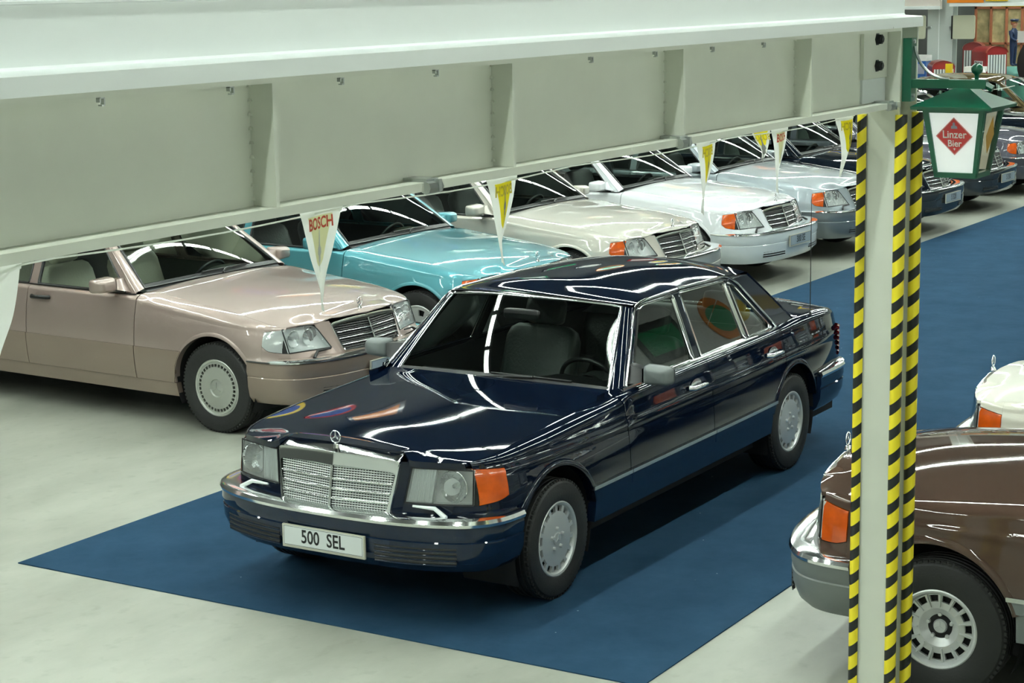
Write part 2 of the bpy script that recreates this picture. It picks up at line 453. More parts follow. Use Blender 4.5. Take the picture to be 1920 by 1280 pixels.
    for s in (1, -1):
        def pt(t, q, off=0.):
            zb, zt = hlb(t), hlt(t); z = lerp(zb, zt, q)
            y = lerp(P['hl_in'](z), hy1, t)
            return (nose_x(y, z)+off, s*y, z)
        lens = MB().grid([[pt(t, q, .004+.01*sin(pi*t)*sin(pi*q)) for q in linspace(0, 1, 9)] for t in linspace(0, 1, 15)])
        L = pr.add('headlight', lens.mesh('headlight'), 'lens')
        refl = MB().grid([[pt(t, q, -.05) for q in linspace(0, 1, 5)] for t in linspace(0, 1, 9)])
        for e in (0, 1):
            refl.grid([[pt(t, e, -.05) for t in linspace(0, 1, 9)], [pt(t, e, 0) for t in linspace(0, 1, 9)]])
            refl.grid([[pt(e, q, -.05) for q in linspace(0, 1, 5)], [pt(e, q, 0) for q in linspace(0, 1, 5)]])
        pr.add('lamp_housing', refl.mesh('lamp_housing'), 'lamp_house', sub=L)
        m = MB()
        for (tc, rad) in P['bowls']:
            c = Vector(pt(tc, .5, -.012)); rad2 = rad
            for a in range(1):
                prof = [(0.012, -.045), (rad2*.5, -.036), (rad2*.8, -.018), (rad2, .0), (rad2+.004, -.002)]
                m.lathe(prof, 28, 'x', c)
            m.lathe([(0, -.005), (.012, -.01), (.016, -.03), (.016, -.045)], 12, 'x', c)
        pr.add('lamp_reflector', m.mesh('lamp_reflector'), 'reflector', sub=L)
        if P['ribs']:
            m = MB()
            for t in linspace(P['ribs'][0], P['ribs'][1], 13): m.tube([pt(t, q, -.012) for q in (.03, .97)], .0062, 6)
            pr.add('fluted_insert', m.mesh('fluted_insert', 60), 'lamp_house', sub=L, kind='stuff')
            m = MB(); m.grid([[pt(t, q, -.008) for q in (.01, .5, .99)] for t in (P['ribs'][1]+.02, P['ribs'][1]+.05)]); pr.add('lamp_divider_bar', m.mesh('lamp_divider_bar'), 'mirror_grey', sub=L)
        # black rubber frame round the headlamp
        loop = [pt(t, 1, .003) for t in linspace(0, 1, 12)]+[pt(1, q, .003) for q in linspace(1, 0, 6)]+[pt(t, 0, .003) for t in linspace(1, 0, 12)]+[pt(0, q, .003) for q in linspace(0, 1, 6)]
        m = MB(); m.tube(loop, .0045, 6, False)
        pr.add('lamp_seal', m.mesh('lamp_seal', 60), 'black_trim', sub=L)
        # strip under the lamp
        rows = []
        for t in linspace(0, 1, 12):
            y = lerp(P['grille_hw'][0]-.02, hy1, t)
            rows.append([(nose_x(y, z)+.002, s*y, z) for z in linspace(P['val_z'], hlb(max(0, (y-hy0)/(hy1-hy0)))-.004, 5)])
        zz = [q[2] for q in rows[-1]]; rows.append([(fx+.002, s*(side_y(fx, z)+.001), z) for z in zz]); rows.append([(fx-.03, s*(side_y(fx-.03, z)-.002), z) for z in zz])
        pr.add('lamp_valance', MB().grid(rows).mesh('lamp_valance'), 'paint')
        zc = linspace(hlb(1)-.006, hlt(1)+.006, 7)
        rows = [[(nose_x(hy1, z)-.004, s*(hy1-.004), z) for z in zc], [(lerp(nose_x(hy1, z), fx, .5)-.004, s*(lerp(hy1, side_y(fx, z), .5)-.002), z) for z in zc], [(fx-.004, s*(side_y(fx, z)-.002), z) for z in zc]]
        pr.add('lamp_divider', MB().grid(rows).mesh('lamp_divider'), 'black_trim')
        # wiper of the headlamp
        wy, wz = P['lampwiper']
        m = MB(); m.tube([(nose_x(wy-.14, wz)+.03, s*(wy-.14), wz+.005), (nose_x(wy-.02, wz)+.045, s*(wy-.02), wz+.003), (nose_x(wy+.05, wz-.03)+.075, s*(wy+.05), wz-.035)], .011, 8, rads=[.006, .011, .013])
        pr.add('headlight_wiper', m.mesh('headlight_wiper', 50), P['wiper_mat'])
        # body between lamp and grille
        rows = []
        for z in linspace(P['val_z'], P['pillar_top'], 8):
            y0 = P['grille_hw_at'](z)-.01; y1 = P['hl_in'](z)-.004
            rows.append([(lerp(P['gx'](y0, z)-.015, nose_x(y1, z), k/6)+P['pillar_bulge']*sin(pi*k/6), s*lerp(y0, y1, k/6), z) for k in range(7)])
        pr.add('nose_panel', MB().grid(rows).mesh('nose_panel'), 'paint')
    # ---------------------------------------------------- hood
    wb, wt = P['ws_base'], P['ws_top']
    def ws_b(y):
        q = 1-(y/wb[1])**2; return Vector((wb[0]+P['ws_bow'][0]*q, y, wb[2]+P['ws_bow'][1]*q))
    def ws_t(y):
        q = 1-(y/wt[1])**2; return Vector((wt[0]+P['ws_bow'][2]*q, y, wt[2]+P['ws_bow'][3]*q))
    hf = pchip(P['hood_front']); crown = pchip(P['hood_crown'])
    def hood_pt(u, s_, dz=0):
        a = abs(s_)
        xe = lerp(P['hood_rear'], P['hood_front'][-1][1], u)
        yr, yf = edge(P['hood_rear'])[0]-.004, edge(fx)[0]-.004
        y0 = lerp(yr, yf, u)
        yy = a*y0
        xr = ws_b(min(yy, wb[1]))[0]+.02 if yy < wb[1] else P['hood_rear']
        x = lerp(xr, hf(yy), u)
        ye, ze = edge(min(x, fx)); yy = a*(ye-.004)
        z = ze + crown(x)*(1-a**P['hood_pow']) + P['hood_ridge']*sstep(lerp(.62, .44, u)+.05, lerp(.62, .44, u)-.06, yy)*sstep(P['hood_front'][0][1]+.05, .3, x)
        xe_ = hf(yy); t_ = max(0, min(1, (x-(xe_-.16))/.16))
        z -= crown(x)*(1-a**P['hood_pow'])*P['hood_drop']*t_*t_*sstep(P['hood_dy'][0], P['hood_dy'][1], yy)
        return (x, (1 if s_ >= 0 else -1)*yy, z+dz)
    us = [1-(1-t)**1.25 for t in linspace(0, 1, 44)]
    ss = linspace(-1, 1, 61)
    m = MB(); rows = [[hood_pt(u, q) for q in ss] for u in us]
    lip = [(p[0]-.004, p[1], p[2]-P['hood_lip'](abs(p[1]))) for p in rows[-1]]
    m.grid(rows+[lip]); m.grid([rows[0], [(p[0], p[1], p[2]-.02) for p in rows[0]]])
    m.grid([[r[0] for r in rows], [(r[0][0], r[0][1], r[0][2]-.02) for r in rows]]); m.grid([[r[-1] for r in rows], [(r[-1][0], r[-1][1], r[-1][2]-.02) for r in rows]])
    pr.add('hood', m.mesh('hood', 30), 'paint')
    # engine bay block so that no light leaks through
    m = MB(); m.box((-.05, 0, .52), (1.25, 1.02, .5)); pr.add('engine_bay', m.mesh('engine_bay'), 'dark')
    m = MB(); m.box((-1.9, 0, .24), (4.3, 1.5, .06)); pr.add('underbody', m.mesh('underbody'), 'dark')
    # ---------------------------------------------------- grille
    gx = P['gx']; gw = P['grille_hw_at']; gz0, gz1 = P['grille_z']; gtop = P['grille_top']
    zt_ = lambda y: gz1 + gtop*(1-(abs(y)/gw(gz1))**2)
    out = [(-gw(gz0), gz0), (0, gz0-P['grille_v']), (gw(gz0), gz0)]
    top = [(y, zt_(y)) for y in linspace(gw(gz1), -gw(gz1), 15)]
    outer = round_poly(out+top, .018, 3)
    fr_w, fr_t = P['grille_frame']
    cz = (gz0+gz1)/2
    inner = []
    for (y, z) in outer:
        k = sstep(gz1-.07, gz1-.01, z)
        inner.append((y*(1-fr_w/gw(gz1)), cz+(z-cz)*(1-2*fr_w/(gz1-gz0))-fr_t*k))
    m = MB(); n = len(outer)
    rows = [[(gx(y, z)-P['grille_deep'], y*.98, z-.004+P['grille_cap']*sstep(gz1-.02, gz1, z)) for y, z in outer], [(gx(y, z)-.006, y, z) for y, z in outer], [(gx(y, z), y*.995, z*1.0) for y, z in outer],
            [(gx(y, z)+.002, lerp(y, yi, .3), lerp(z, zi, .3)) for (y, z), (yi, zi) in zip(outer, inner)], [(gx(yi, zi), yi, zi) for yi, zi in inner], [(gx(yi, zi)-.03, yi, zi) for yi, zi in inner]]
    m.grid([[r[i % n] for i in range(n+1)] for r in rows])
    G = pr.add('grille_frame', m.mesh('grille_frame', 40), 'chrome')
    iz0 = min(z for y, z in inner); iz1 = max(z for y, z in inner)
    iw = lambda z: gw(z)-fr_w
    m = MB(); m.tube([(gx(0, z)+.002, 0, z) for z in linspace(iz0+.004, iz1, 6)], .0065, 6)
    nb = P['grille_bars']
    for k in range(1, nb+1):
        z = lerp(iz0, iz1-.02, k/(nb+1))
        m.tube([(gx(y, z)-.002, y, z) for y in linspace(-iw(z), iw(z), 9)], .0055, 6)
    pr.add('grille_bar', m.mesh('grille_bar', 60), 'chrome', sub=G)
    m = MB(); nf = P['grille_fine']
    for k in range(nf):
        z = lerp(iz0+.006, iz1-.008, k/(nf-1))
        for sg in (-1, 1):
            rows = [[(gx(y, z)-.010, y, z+P['fine_h']), (gx(y, z)-.006, y, z), (gx(y, z)-.010, y, z-P['fine_h'])] for y in linspace(sg*.006, sg*iw(z), 4)]
            m.grid(rows)
    for k in range(P['grille_vert']):
        y = lerp(-.33, .33, k/(P['grille_vert']-1))
        if abs(y) < .01: continue
        zz = [z for z in linspace(iz0+.003, iz1-.004, 5) if abs(y) < iw(z)]
        if len(zz) > 1: m.grid([[(gx(y, z)-.014, y-.0036, z), (gx(y, z)-.014, y+.0036, z)] for z in zz])
    pr.add('grille_mesh', m.mesh('grille_mesh'), P['grille_mat'], sub=G, kind='stuff')
    m = MB(); m.grid([[(gx(y, z)-.034, y*iw(z)/.34, z) for y in linspace(-.34, .34, 9)] for z in linspace(iz0-.01, iz1+.005, 5)])
    pr.add('grille_backing', m.mesh('grille_backing'), 'dark', sub=G)
    # hood star
    sx, sz = P['star']
    m = MB(); m.tube([(sx, 0, sz-.015), (sx, 0, sz+.012)], .006, 8); m.lathe([(0, .008), (.014, .006), (.02, -.012)], 12, 'z', (sx, 0, sz-.002))
    c = Vector((sx, 0, sz+.043)); rr = .031
    m.tube([c+Vector((0, rr*cos(a), rr*sin(a))) for a in linspace(0, 2*pi, 25)], .0032, 6, False)
    for k in range(3):
        a = pi/2+2*pi*k/3; m.tube([c, c+Vector((0, rr*cos(a), rr*sin(a)))], .003, 5, rads=[.0045, .0018])
    pr.add('hood_star', m.mesh('hood_star', 60), 'chrome')
    # ---------------------------------------------------- bumpers
    def sweep(path, prof, close=True):
        P2 = [Vector(p) for p in path]; rows = []
        for i, p in enumerate(P2):
            t = (P2[min(i+1, len(P2)-1)]-P2[max(0, i-1)]).normalized(); nrm = Vector((t.y, -t.x))
            rows.append([(p.x+nrm.x*o, p.y+nrm.y*o, z) for o, z in prof])
        mm = MB().grid(rows)
        if close:
            for r in (rows[0], rows[-1]): mm.add(r, [tuple(range(len(r)))])
        return mm
    def bpath(half, n=56):
        f = [(x, y) for y, x in half]; full = [(x, -y) for x, y in reversed(f)] + f[1:] if f[0][1] == 0 else None
        P3 = [Vector((x, y, 0)) for x, y in full]
        # smooth (Chaikin) then resample
        for _ in range(3):
            q = [P3[0]]
            for a, b in zip(P3, P3[1:]): q += [a.lerp(b, .25), a.lerp(b, .75)]
            P3 = q+[P3[-1]]
        return [(v.x, v.y) for v in resample(P3, n)]
    fp = bpath(P['bump_f'])
    fp_sign = 1
    pf = [(o, z) for o, z in P['bump_prof']]
    m = sweep(fp, pf); pr.add('front_bumper', m.mesh('front_bumper', 30), 'bumper'); FB = len(pr.parts)-1
    pr.add('bumper_trim', sweep(fp, P['bump_chrome']).mesh('bumper_trim', 40), 'chrome', sub=FB)
    rp = [(x, -y) for x, y in bpath(P['bump_r'])]
    pr.add('rear_bumper', sweep(rp, P['bump_prof']).mesh('rear_bumper', 30), 'bumper'); RB = len(pr.parts)-1
    pr.add('bumper_trim', sweep(rp, P['bump_chrome']).mesh('bumper_trim', 40), 'chrome', sub=RB)
    # air slots in the bumper skirt
    bx_ = pchip(sorted([(abs(y), x) for x, y in fp if y >= -1e-6], key=lambda a: a[0]))
    for s in (1, -1):
        for k in range(P['slots'][0]):
            z = P['slots'][1]+k*.024
            m = MB()
            m.tube([(bx_(y)+P['slots'][4], s*y, z) for y in linspace(P['slots'][2], P['slots'][3], 8)], .0085, 6)
            pr.add('bumper_slot', m.mesh('bumper_slot', 60), 'black_trim', sub=FB)
            m = MB()
            m.tube([(bx_(y)+P['slots'][4]+.004, s*y, z-.0105) for y in linspace(P['slots'][2], P['slots'][3], 8)], .004, 6)
            pr.add('slot_rib', m.mesh('slot_rib', 60), 'clad', sub=FB)
    # ---------------------------------------------------- greenhouse
    y0, z0, kk = P['gplane']
    def Yg(x, z): return y0 - kk*(z-z0) - P['gtaper'](x) - P['gbow']*((z-z0)/.4)**2
    drip, cp = P['drip'], P['cpil']
    up_ = [p for p in drip]
    belt = P['belt']
    outer = drip + cp + [(cp[-1][0], belt-.02), (drip[0][0], belt-.02)]
    holes = [round_poly(h, .022, 3) for h in P['glass']]
    dens = []
    for i in range(len(outer)):
        a, b = Vector(outer[i]), Vector(outer[(i+1) % len(outer)]); nn = max(1, int((b-a).length/.12))
        dens += [tuple(a.lerp(b, k/nn)) for k in range(nn)]
    for s in (1, -1):
        loops = [[Vector((x, z, 0)) for x, z in dens]] + [[Vector((x, z, 0)) for x, z in h] for h in holes]
        tri = tessellate_polygon(loops); flat = [v for l in loops for v in l]
        V = [(v.x, s*Yg(v.x, v.y), v.y) for v in flat]
        m = MB().add(V, [tuple(t) for t in tri])
        # reveal depth of the window openings
        for h in holes:
            m.grid([[(x, s*Yg(x, z), z) for x, z in h+h[:1]], [(x, s*(Yg(x, z)-.022), z) for x, z in h+h[:1]]])
        pr.add('window_pillars', m.mesh('window_pillars', 25), 'paint')
        for h, nm in zip(holes, ('front_side_window', 'rear_side_window', 'quarter_window')):
            h2 = offset_poly(h, .003)
            tri = tessellate_polygon([[Vector((x, z, 0)) for x, z in h2]])
            gi = pr.add(nm, MB().add([(x, s*(Yg(x, z)-.012), z) for x, z in h2], [tuple(t) for t in tri]).mesh(nm, 0), 'car_glass')
            ho = offset_poly(h, P['wframe']); hi = offset_poly(h, -.004)
            L_ = lambda pl, o: [(x, s*(Yg(x, z)+o), z) for x, z in pl+pl[:1]]
            pr.add('window_frame', MB().grid([L_(ho, -.002), L_(ho, .005), L_(offset_poly(h, P['wframe']*.4), .009), L_(h, .005), L_(hi, -.014)]).mesh('window_frame', 50), P['wframe_mat'], sub=gi)
        # a-pillar, c-pillar
        k1 = next(i for i, p in enumerate(drip) if p[1] > wt[2]-.02)
        dl = resample([(x, Yg(x, z), z) for x, z in drip[:k1+1]], 14)
        wl = [ws_b(wb[1]).lerp(ws_t(wt[1]), t)+P['ws_bulge']*4*t*(1-t)*Vector((.0, .012/.012*.0, 0)) for t in linspace(0, 1, 14)]
        rows = []
        for a, b in zip(wl, dl):
            a = Vector((a[0], a[1], a[2])); b = Vector(b); mid = (a+b)/2+Vector((.012, .010, .004)); rows.append(mir([a, a.lerp(mid, .5)+Vector((.004, .003, .002)), mid, b.lerp(mid, .5)+Vector((.004, .005, .002)), b], s))
        pr.add('a_pillar', MB().grid(rows).mesh('a_pillar', 50), 'paint')
        rb, rtp = P['rw_base'], P['rw_top']
        rl = [Vector((lerp(rb[0], rtp[0], t), lerp(rb[1], rtp[1], t), lerp(rb[2], rtp[2], t))) for t in linspace(0, 1, 10)]
        cl = resample([(x, Yg(x, z), z) for x, z in reversed(cp)], 10)
        rows = []
        for a, b in zip(rl, cl):
            mid = (a+b)/2+Vector((-.02, .02, .006)); rows.append(mir([a, a.lerp(mid, .5)+Vector((-.006, .008, .002)), mid, b.lerp(mid, .5)+Vector((-.004, .008, .002)), b], s))
        pr.add('c_pillar', MB().grid(rows).mesh('c_pillar', 50), 'paint')
        # drip rail
        m = MB(); m.tube([(x, s*(Yg(x, z)+.008), z) for x, z in [tuple(v)[:2] for v in resample([(a, b, 0) for a, b in drip+P['drip_tail']], 40)]], P['drip_r'], 6)
        pr.add('drip_rail', m.mesh('drip_rail', 60), P['wframe_mat'] if P['wframe_mat'] == 'chrome' else 'paint')
        # belt moulding
        xs_ = linspace(drip[0][0]+.02, cp[-1][0]+.01, 30)
        m = MB().grid([[(x, s*(Yg(x, belt)+.002), belt+.012), (x, s*(Yg(x, belt)+.018), belt+.010), (x, s*(edge(x)[0]+.006), belt-.004 if belt-.004 > edge(x)[1] else edge(x)[1]+.002), (x, s*(edge(x)[0]+.004), edge(x)[1]-.012)] for x in xs_])
        pr.add('belt_moulding', m.mesh('belt_moulding', 60), P['wframe_mat'])
        m = MB().grid([[(x, s*(edge(x)[0]+.004), edge(x)[1]-.001), (x, s*(Yg(x, belt)-.03), belt+.004)] for x in linspace(D1+.14, cp[-1][0], 30)])
        pr.add('window_sill_panel', m.mesh('window_sill_panel'), 'paint')
    # windscreen
    def surf(fb, ft, yb, yt, n=25, k=14, bulge=.02, off=0.):
        rows = []
        for t in linspace(0, 1, k):
            row = []
            for q in linspace(-1, 1, n):
                p = Vector(fb(q*yb)).lerp(Vector(ft(q*yt)), t); nrm = P['_n'](fb, ft); row.append(tuple(p+nrm*(bulge*4*t*(1-t)*(1-q*q*.7)+off)))
            rows.append(row)
        return rows
    def nrm(fb, ft):
        d = (Vector(ft(0))-Vector(fb(0))).normalized(); v = Vector((0, 1, 0)).cross(d); return v if v.z > 0 else -v
    P['_n'] = nrm
    ws = surf(ws_b, ws_t, wb[1], wt[1])
    g = pr.add('windscreen', MB().grid(ws).mesh('windscreen'), 'car_glass')
    def ring(rows, w_, nr, lift=.006):
        """frame strip running round a grid surface"""
        per = rows[0][:]+[r[-1] for r in rows[1:]]+rows[-1][::-1][1:]+[r[0] for r in rows[::-1][1:-1]]
        c = Vector((sum(p[0] for p in per)/len(per), sum(p[1] for p in per)/len(per), sum(p[2] for p in per)/len(per)))
        o = []
        for p in per:
            p = Vector(p); d = (c-p); d = d-nr*d.dot(nr); d.normalize(); o.append([p-d*.008-nr*.004, p-d*.004+nr*lift, p+d*w_*.6+nr*lift, p+d*w_-nr*.002])
        o.append(o[0]); return MB().grid(o)
    pr.add('windscreen_frame', ring(ws, .022, nrm(ws_b, ws_t)).mesh('windscreen_frame', 60), P['wsframe_mat'], sub=g)
    m = MB(); rows = [[Vector(p)+nrm(ws_b, ws_t)*.0015 for p in r] for r in surf(ws_b, ws_t, wb[1], wt[1])[:2]]
    r0 = [Vector(p) for p in ws[0]]; r1 = [Vector(p) for p in ws[1]]
    m.grid([[tuple(a+nrm(ws_b, ws_t)*.002) for a in r0], [tuple(a.lerp(b, .75)+nrm(ws_b, ws_t)*.002) for a, b in zip(r0, r1)]])
    pr.add('windscreen_band', m.mesh('windscreen_band'), 'black_trim', sub=g)
    # cowl
    m = MB().grid([[tuple(ws_b(y)+Vector((.045, 0, -.035))), tuple(ws_b(y)+Vector((.005, 0, -.012))), tuple(ws_b(y)+Vector((-.01, 0, .004)))] for y in linspace(-wb[1], wb[1], 21)])
    pr.add('cowl', m.mesh('cowl'), 'black_trim')
    for yb_ in P['wipers']:
        m = MB()
        pts = [ws_b(yb_[0])+Vector((.03, 0, .012)), ws_b((yb_[0]+yb_[1])/2)+Vector((.0, 0, .028)), ws_b(yb_[1])+Vector((-.012, 0, .035))]
        m.tube(pts, .007, 6); m.tube([ws_b(y)+Vector((-.018, 0, .034)) for y in linspace(yb_[1]-.28, yb_[1]+.24, 6)], .006, 6)
        pr.add('windscreen_wiper', m.mesh('windscreen_wiper', 60), 'black_trim')
    # rear window
    rb, rtp = P['rw_base'], P['rw_top']
    rwb = lambda y: Vector((rb[0]-.13*(1-(y/rb[1])**2), y, rb[2]+.012*(1-(y/rb[1])**2)))
    rwt = lambda y: Vector((rtp[0]-.07*(1-(y/rtp[1])**2), y, rtp[2]+.045*(1-(y/rtp[1])**2)))
    rw = surf(rwb, rwt, rb[1], rtp[1])
    g = pr.add('rear_window', MB().grid(rw).mesh('rear_window'), 'car_glass')
    pr.add('rear_window_frame', ring(rw, .02, nrm(rwb, rwt)).mesh('rear_window_frame', 60), P['wframe_mat'], sub=g)
    # roof
    dz = lin([(x, z) for x, z in drip+cp]); zc = pchip(P['roof'])
    xf_, xr_ = wt[0]-.012, rtp[0]+.005
    rows = []
    for u in linspace(0, 1, 30):
        row = []
        for q in linspace(-1, 1, 33):
            xe = lerp(max(xf_, xf_), xr_, u); ze = dz(xe)
            ye = Yg(xe, ze)-.002; a = abs(q)
            x = xe + P['ws_bow'][2]*(1-q*q)*(1-u)**2 - .07*(1-q*q)*u**2
            z = ze+.004+(zc(xe)-ze)*(1-a**2.3)
            zf = wt[2]+P['ws_bow'][3]*(1-q*q)+.008; zr = rtp[2]+.045*(1-q*q)+.006
            z = lerp(zf, z, sstep(0, .14, u)) if u < .14 else z
            z = lerp(z, zr, sstep(.80, 1, u)) if u > .80 else z
            row.append((x, q*ye, z))
        rows.append(row)
    pr.add('roof', MB().grid(rows).mesh('roof', 60), 'paint')
    # trunk
    rows = []
    TE = TX+.0
    for u in linspace(0, 1, 26):
        row = []
        for q in linspace(-1, 1, 33):
            a = abs(q); xs0 = rwb(min(rb[1], a*rb[1]))[0]+.0
            x = lerp(max(xs0, -9), TE-.10*(1-a*a), u)
            ye, ze = edge(max(x, TX)); z = ze + P['trunk_crown']*(1-a**2.2)
            row.append((x, q*(ye-.003), z))
        rows.append(row)
    tail = rows[-1]; zr0 = .58
    rows2 = [[(p[0]-.035*sin(pi/2*k/3), p[1], p[2]-.05*(1-cos(pi/2*k/3))) for p in tail] for k in range(1, 4)]
    rows2 += [[(p[0]-.035, p[1], lerp(p[2]-.05, zr0, k/4)) for p in tail] for k in range(1, 5)]
    pr.add('trunk_lid', MB().grid(rows+rows2).mesh('trunk_lid', 40), 'paint')
    for s in (1, -1):
        ye = edge(TX)[0]; m = MB()
        for k in range(6):
            z = .63+k*.035
            rr_ = []
            for y in linspace(.42, ye+.01, 8): rr_.append([(TE-.10*(1-(y/ye)**2)-.038, s*y, z-.0165), (TE-.10*(1-(y/ye)**2)-.05, s*y, z-.008), (TE-.10*(1-(y/ye)**2)-.05, s*y, z+.008), (TE-.10*(1-(y/ye)**2)-.038, s*y, z+.0165)])
            yo = W(TX+.12)
            for (x, y) in ((TX+.03, lerp(ye, yo, .75)), (TX+.10, yo-.01)): rr_.append([(x, s*(y+.0), z-.0165), (x-.008, s*(y+.012), z-.008), (x-.008, s*(y+.012), z+.008), (x, s*y, z+.0165)])
            m.grid(rr_)
        pr.add('tail_light', m.mesh('tail_light'), 'red_lens')
    # ---------------------------------------------------- mirrors
    mx, my, mz, mw, mh, md = P['mirror']
    for s in (1, -1):
        prof = round_poly([(-mw/2, -mh/2), (mw/2, -mh*.42), (mw/2, mh*.42), (-mw/2, mh/2)], .03, 4)
        rows = []
        for (dx, sc) in ((-md*.5, 1.0), (-md*.3, 1.03), (md*.1, .98), (md*.38, .80), (md*.5, .55)):
            rows.append([(mx+dx-.25*abs(0), s*(my+a*sc), mz+b*sc) for a, b in prof])
        m = MB(); m.grid([r+r[:1] for r in rows]); m.add(rows[-1], [tuple(range(len(prof)))])
        k = pr.add('door_mirror', m.mesh('door_mirror', 40), P['mirror_mat'])
        pr.add('mirror_glass', MB().add([(mx-md*.46, s*(my+a*.92), mz+b*.92) for a, b in prof], [tuple(range(len(prof)))]).mesh('mirror_glass'), 'chrome', sub=k)
        rows = [[(mx-md*.52, s*(my+a*q), mz+b*q) for a, b in prof+prof[:1]] for q in (.92, 1.0)]+[[(mx-md*.32, s*(my+a*1.045), mz+b*1.045) for a, b in prof+prof[:1]]]
        pr.add('mirror_rim', MB().grid(rows).mesh('mirror_rim', 40), 'black_trim' if P['mirror_mat'] == 'mirror_grey' else 'paint', sub=k)
        bxx = P['mirror_foot']
        V = [Vector(v) for v in bxx]
        foot = [Vector((v.x, Yg(v.x, v.z)+.004, v.z)) for v in V]
        c = Vector((mx, my-mw*.48, mz)); arm = [Vector((c.x+a, c.y, c.z+b)) for a, b in ((md*.3, -mh*.36), (-md*.4, -mh*.36), (-md*.4, mh*.32), (md*.3, mh*.32))]
        m = MB(); m.grid([mir([tuple(v) for v in foot+foot[:1]], s), mir([tuple((a*.5+b*.5)) for a, b in zip(foot+foot[:1], arm+arm[:1])], s), mir([tuple(v) for v in arm+arm[:1]], s)])
        m.add(mir([tuple(v) for v in foot], s), [(0, 1, 2, 3)])
        pr.add('mirror_foot', m.mesh('mirror_foot', 40), 'black_trim' if P['mirror_mat'] == 'mirror_grey' else 'paint', sub=k)
    # ---------------------------------------------------- interior
    def cushion(c, d, rotm=None, r=.05):
        """rounded box"""
        V = []; n = 8; rows = []
        for i in range(n+1):
            th = -pi/2+pi*i/n; row = []
            for j in range(16):
                ph = 2*pi*j/16
                e = lambda q: (abs(q)**.38)*(1 if q >= 0 else -1)
                v = Vector((d[0]/2*e(cos(th))*e(cos(ph)), d[1]/2*e(cos(th))*e(sin(ph)), d[2]/2*e(sin(th))))
                if rotm is not None: v = rotm @ v
                row.append(tuple(v+Vector(c)))
            rows.append(row)
        return MB().grid(rows, True)
    tilt = Matrix.Rotation(radians(-18), 3, 'Y')
    for s in (1, -1):
        x = P['seat_x']
        k = pr.add('front_seat', cushion((x, s*.37, .46), (.52, .52, .18)).mesh('front_seat', 60), 'seat')
        pr.add('seat_backrest', cushion((x-.30, s*.37, .76), (.15, .52, .60), tilt).mesh('seat_backrest', 60), 'seat', sub=k)
        m = cushion((x-.40, s*.37, 1.13), (.10, .27, .17), tilt)
        pr.add('headrest', m.mesh('headrest', 60), 'seat', sub=k)
        m = MB()
        for dy in (-.06, .06): m.tube([(x-.38, s*.37+dy, 1.0), (x-.40, s*.37+dy, 1.10)], .007, 6)
        pr.add('headrest_post', m.mesh('headrest_post'), 'chrome', sub=k)
    k = pr.add('rear_bench', cushion((x-1.12, 0, .48), (.55, 1.34, .2)).mesh('rear_bench', 60), 'seat')
    pr.add('bench_backrest', cushion((x-1.40, 0, .78), (.16, 1.34, .55), tilt).mesh('bench_backrest', 60), 'seat', sub=k)
    for s in (1, -1): pr.add('headrest', cushion((x-1.48, s*.37, 1.08), (.10, .3, .14), tilt).mesh('headrest', 60), 'seat', sub=k)
    # dashboard
    rows = []
    for y in linspace(-.72, .72, 25):
        h = .035*math.exp(-((y-.37)/.2)**4)
        b = ws_b(max(-wb[1]*.97, min(wb[1]*.97, y)))
        rows.append([(b.x-.03, y, b.z-.05), (b.x-.18, y, b.z-.03+h*.5), (b.x-.30, y, b.z-.03+h), (b.x-.34, y, b.z-.06+h), (b.x-.33, y, b.z-.2), (b.x-.30, y, b.z-.4)])
    pr.add('dashboard', MB().grid(rows).mesh('dashboard', 50), 'dash')
    c = Vector((wb[0]-.42, .37, .86)); rm = Matrix.Rotation(radians(-62), 3, 'Y')
    m = MB(); m.tube([c+rm @ Vector((.19*cos(a), .19*sin(a), 0)) for a in linspace(0, 2*pi, 37)], .014, 8, False)
    for a in (.3, pi-.3, -pi/2-.5, -pi/2+.5): m.tube([c, c+rm @ Vector((.18*sin(a), .18*cos(a), 0))], .014, 6)
    m.lathe([(0, .02), (.06, .018), (.075, -.02)], 16, 'z', (0, 0, 0)) if False else None
    hub = MB().lathe([(0, .03), (.06, .025), (.08, -.01)], 16, 'z'); m.add([c+rm @ Vector(v) for v in hub.V], hub.F)
    pr.add('steering_wheel', m.mesh('steering_wheel', 60), 'black_trim')
    b0 = ws_t(0)
    pr.add('inside_mirror', cushion((b0.x+.10, 0, b0.z-.10), (.03, .25, .065)).mesh('inside_mirror', 60), 'black_trim')
    # cabin tub
    m = MB(); zf = .30
    xA, xB = wb[0]-.05, rb[0]+.05
    for s in (1, -1):
        m.grid([[(x, s*(edge(x)[0]-.035), belt-.012), (x, s*(edge(x)[0]-.045), .75), (x, s*.74, .55), (x, s*.72, zf)] for x in linspace(xA, xB, 12)])
    m.grid([[(x, y, zf) for y in (-.72, 0, .72)] for x in (xA, xB)])
    pr.add('cabin_tub', m.mesh('cabin_tub'), 'dash')
    m = MB().grid([[(x, y, belt+.0+.03*u) for y in linspace(-.66, .66, 5)] for u, x in ((0, xB+.25), (1, rwb(0).x+.1))]); pr.add('parcel_shelf', m.mesh('parcel_shelf'), 'dash')
    m = MB().grid([[(xA, y, z) for y in (-.72, .72)] for z in (zf, wb[2]-.05)]); pr.add('firewall', m.mesh('firewall'), 'dark')
    # headlining
    pr.add('headliner', MB().grid([[(p[0], p[1]*.95, p[2]-.03) for p in r] for r in rows_roof(P, wt, rtp, dz, zc, Yg)]).mesh('headliner', 60), 'liner')
    # ---------------------------------------------------- wheels
    ty, rim, bk = make_wheel(P, P['wheel'], P['wheel_R'], P['rim_r'])
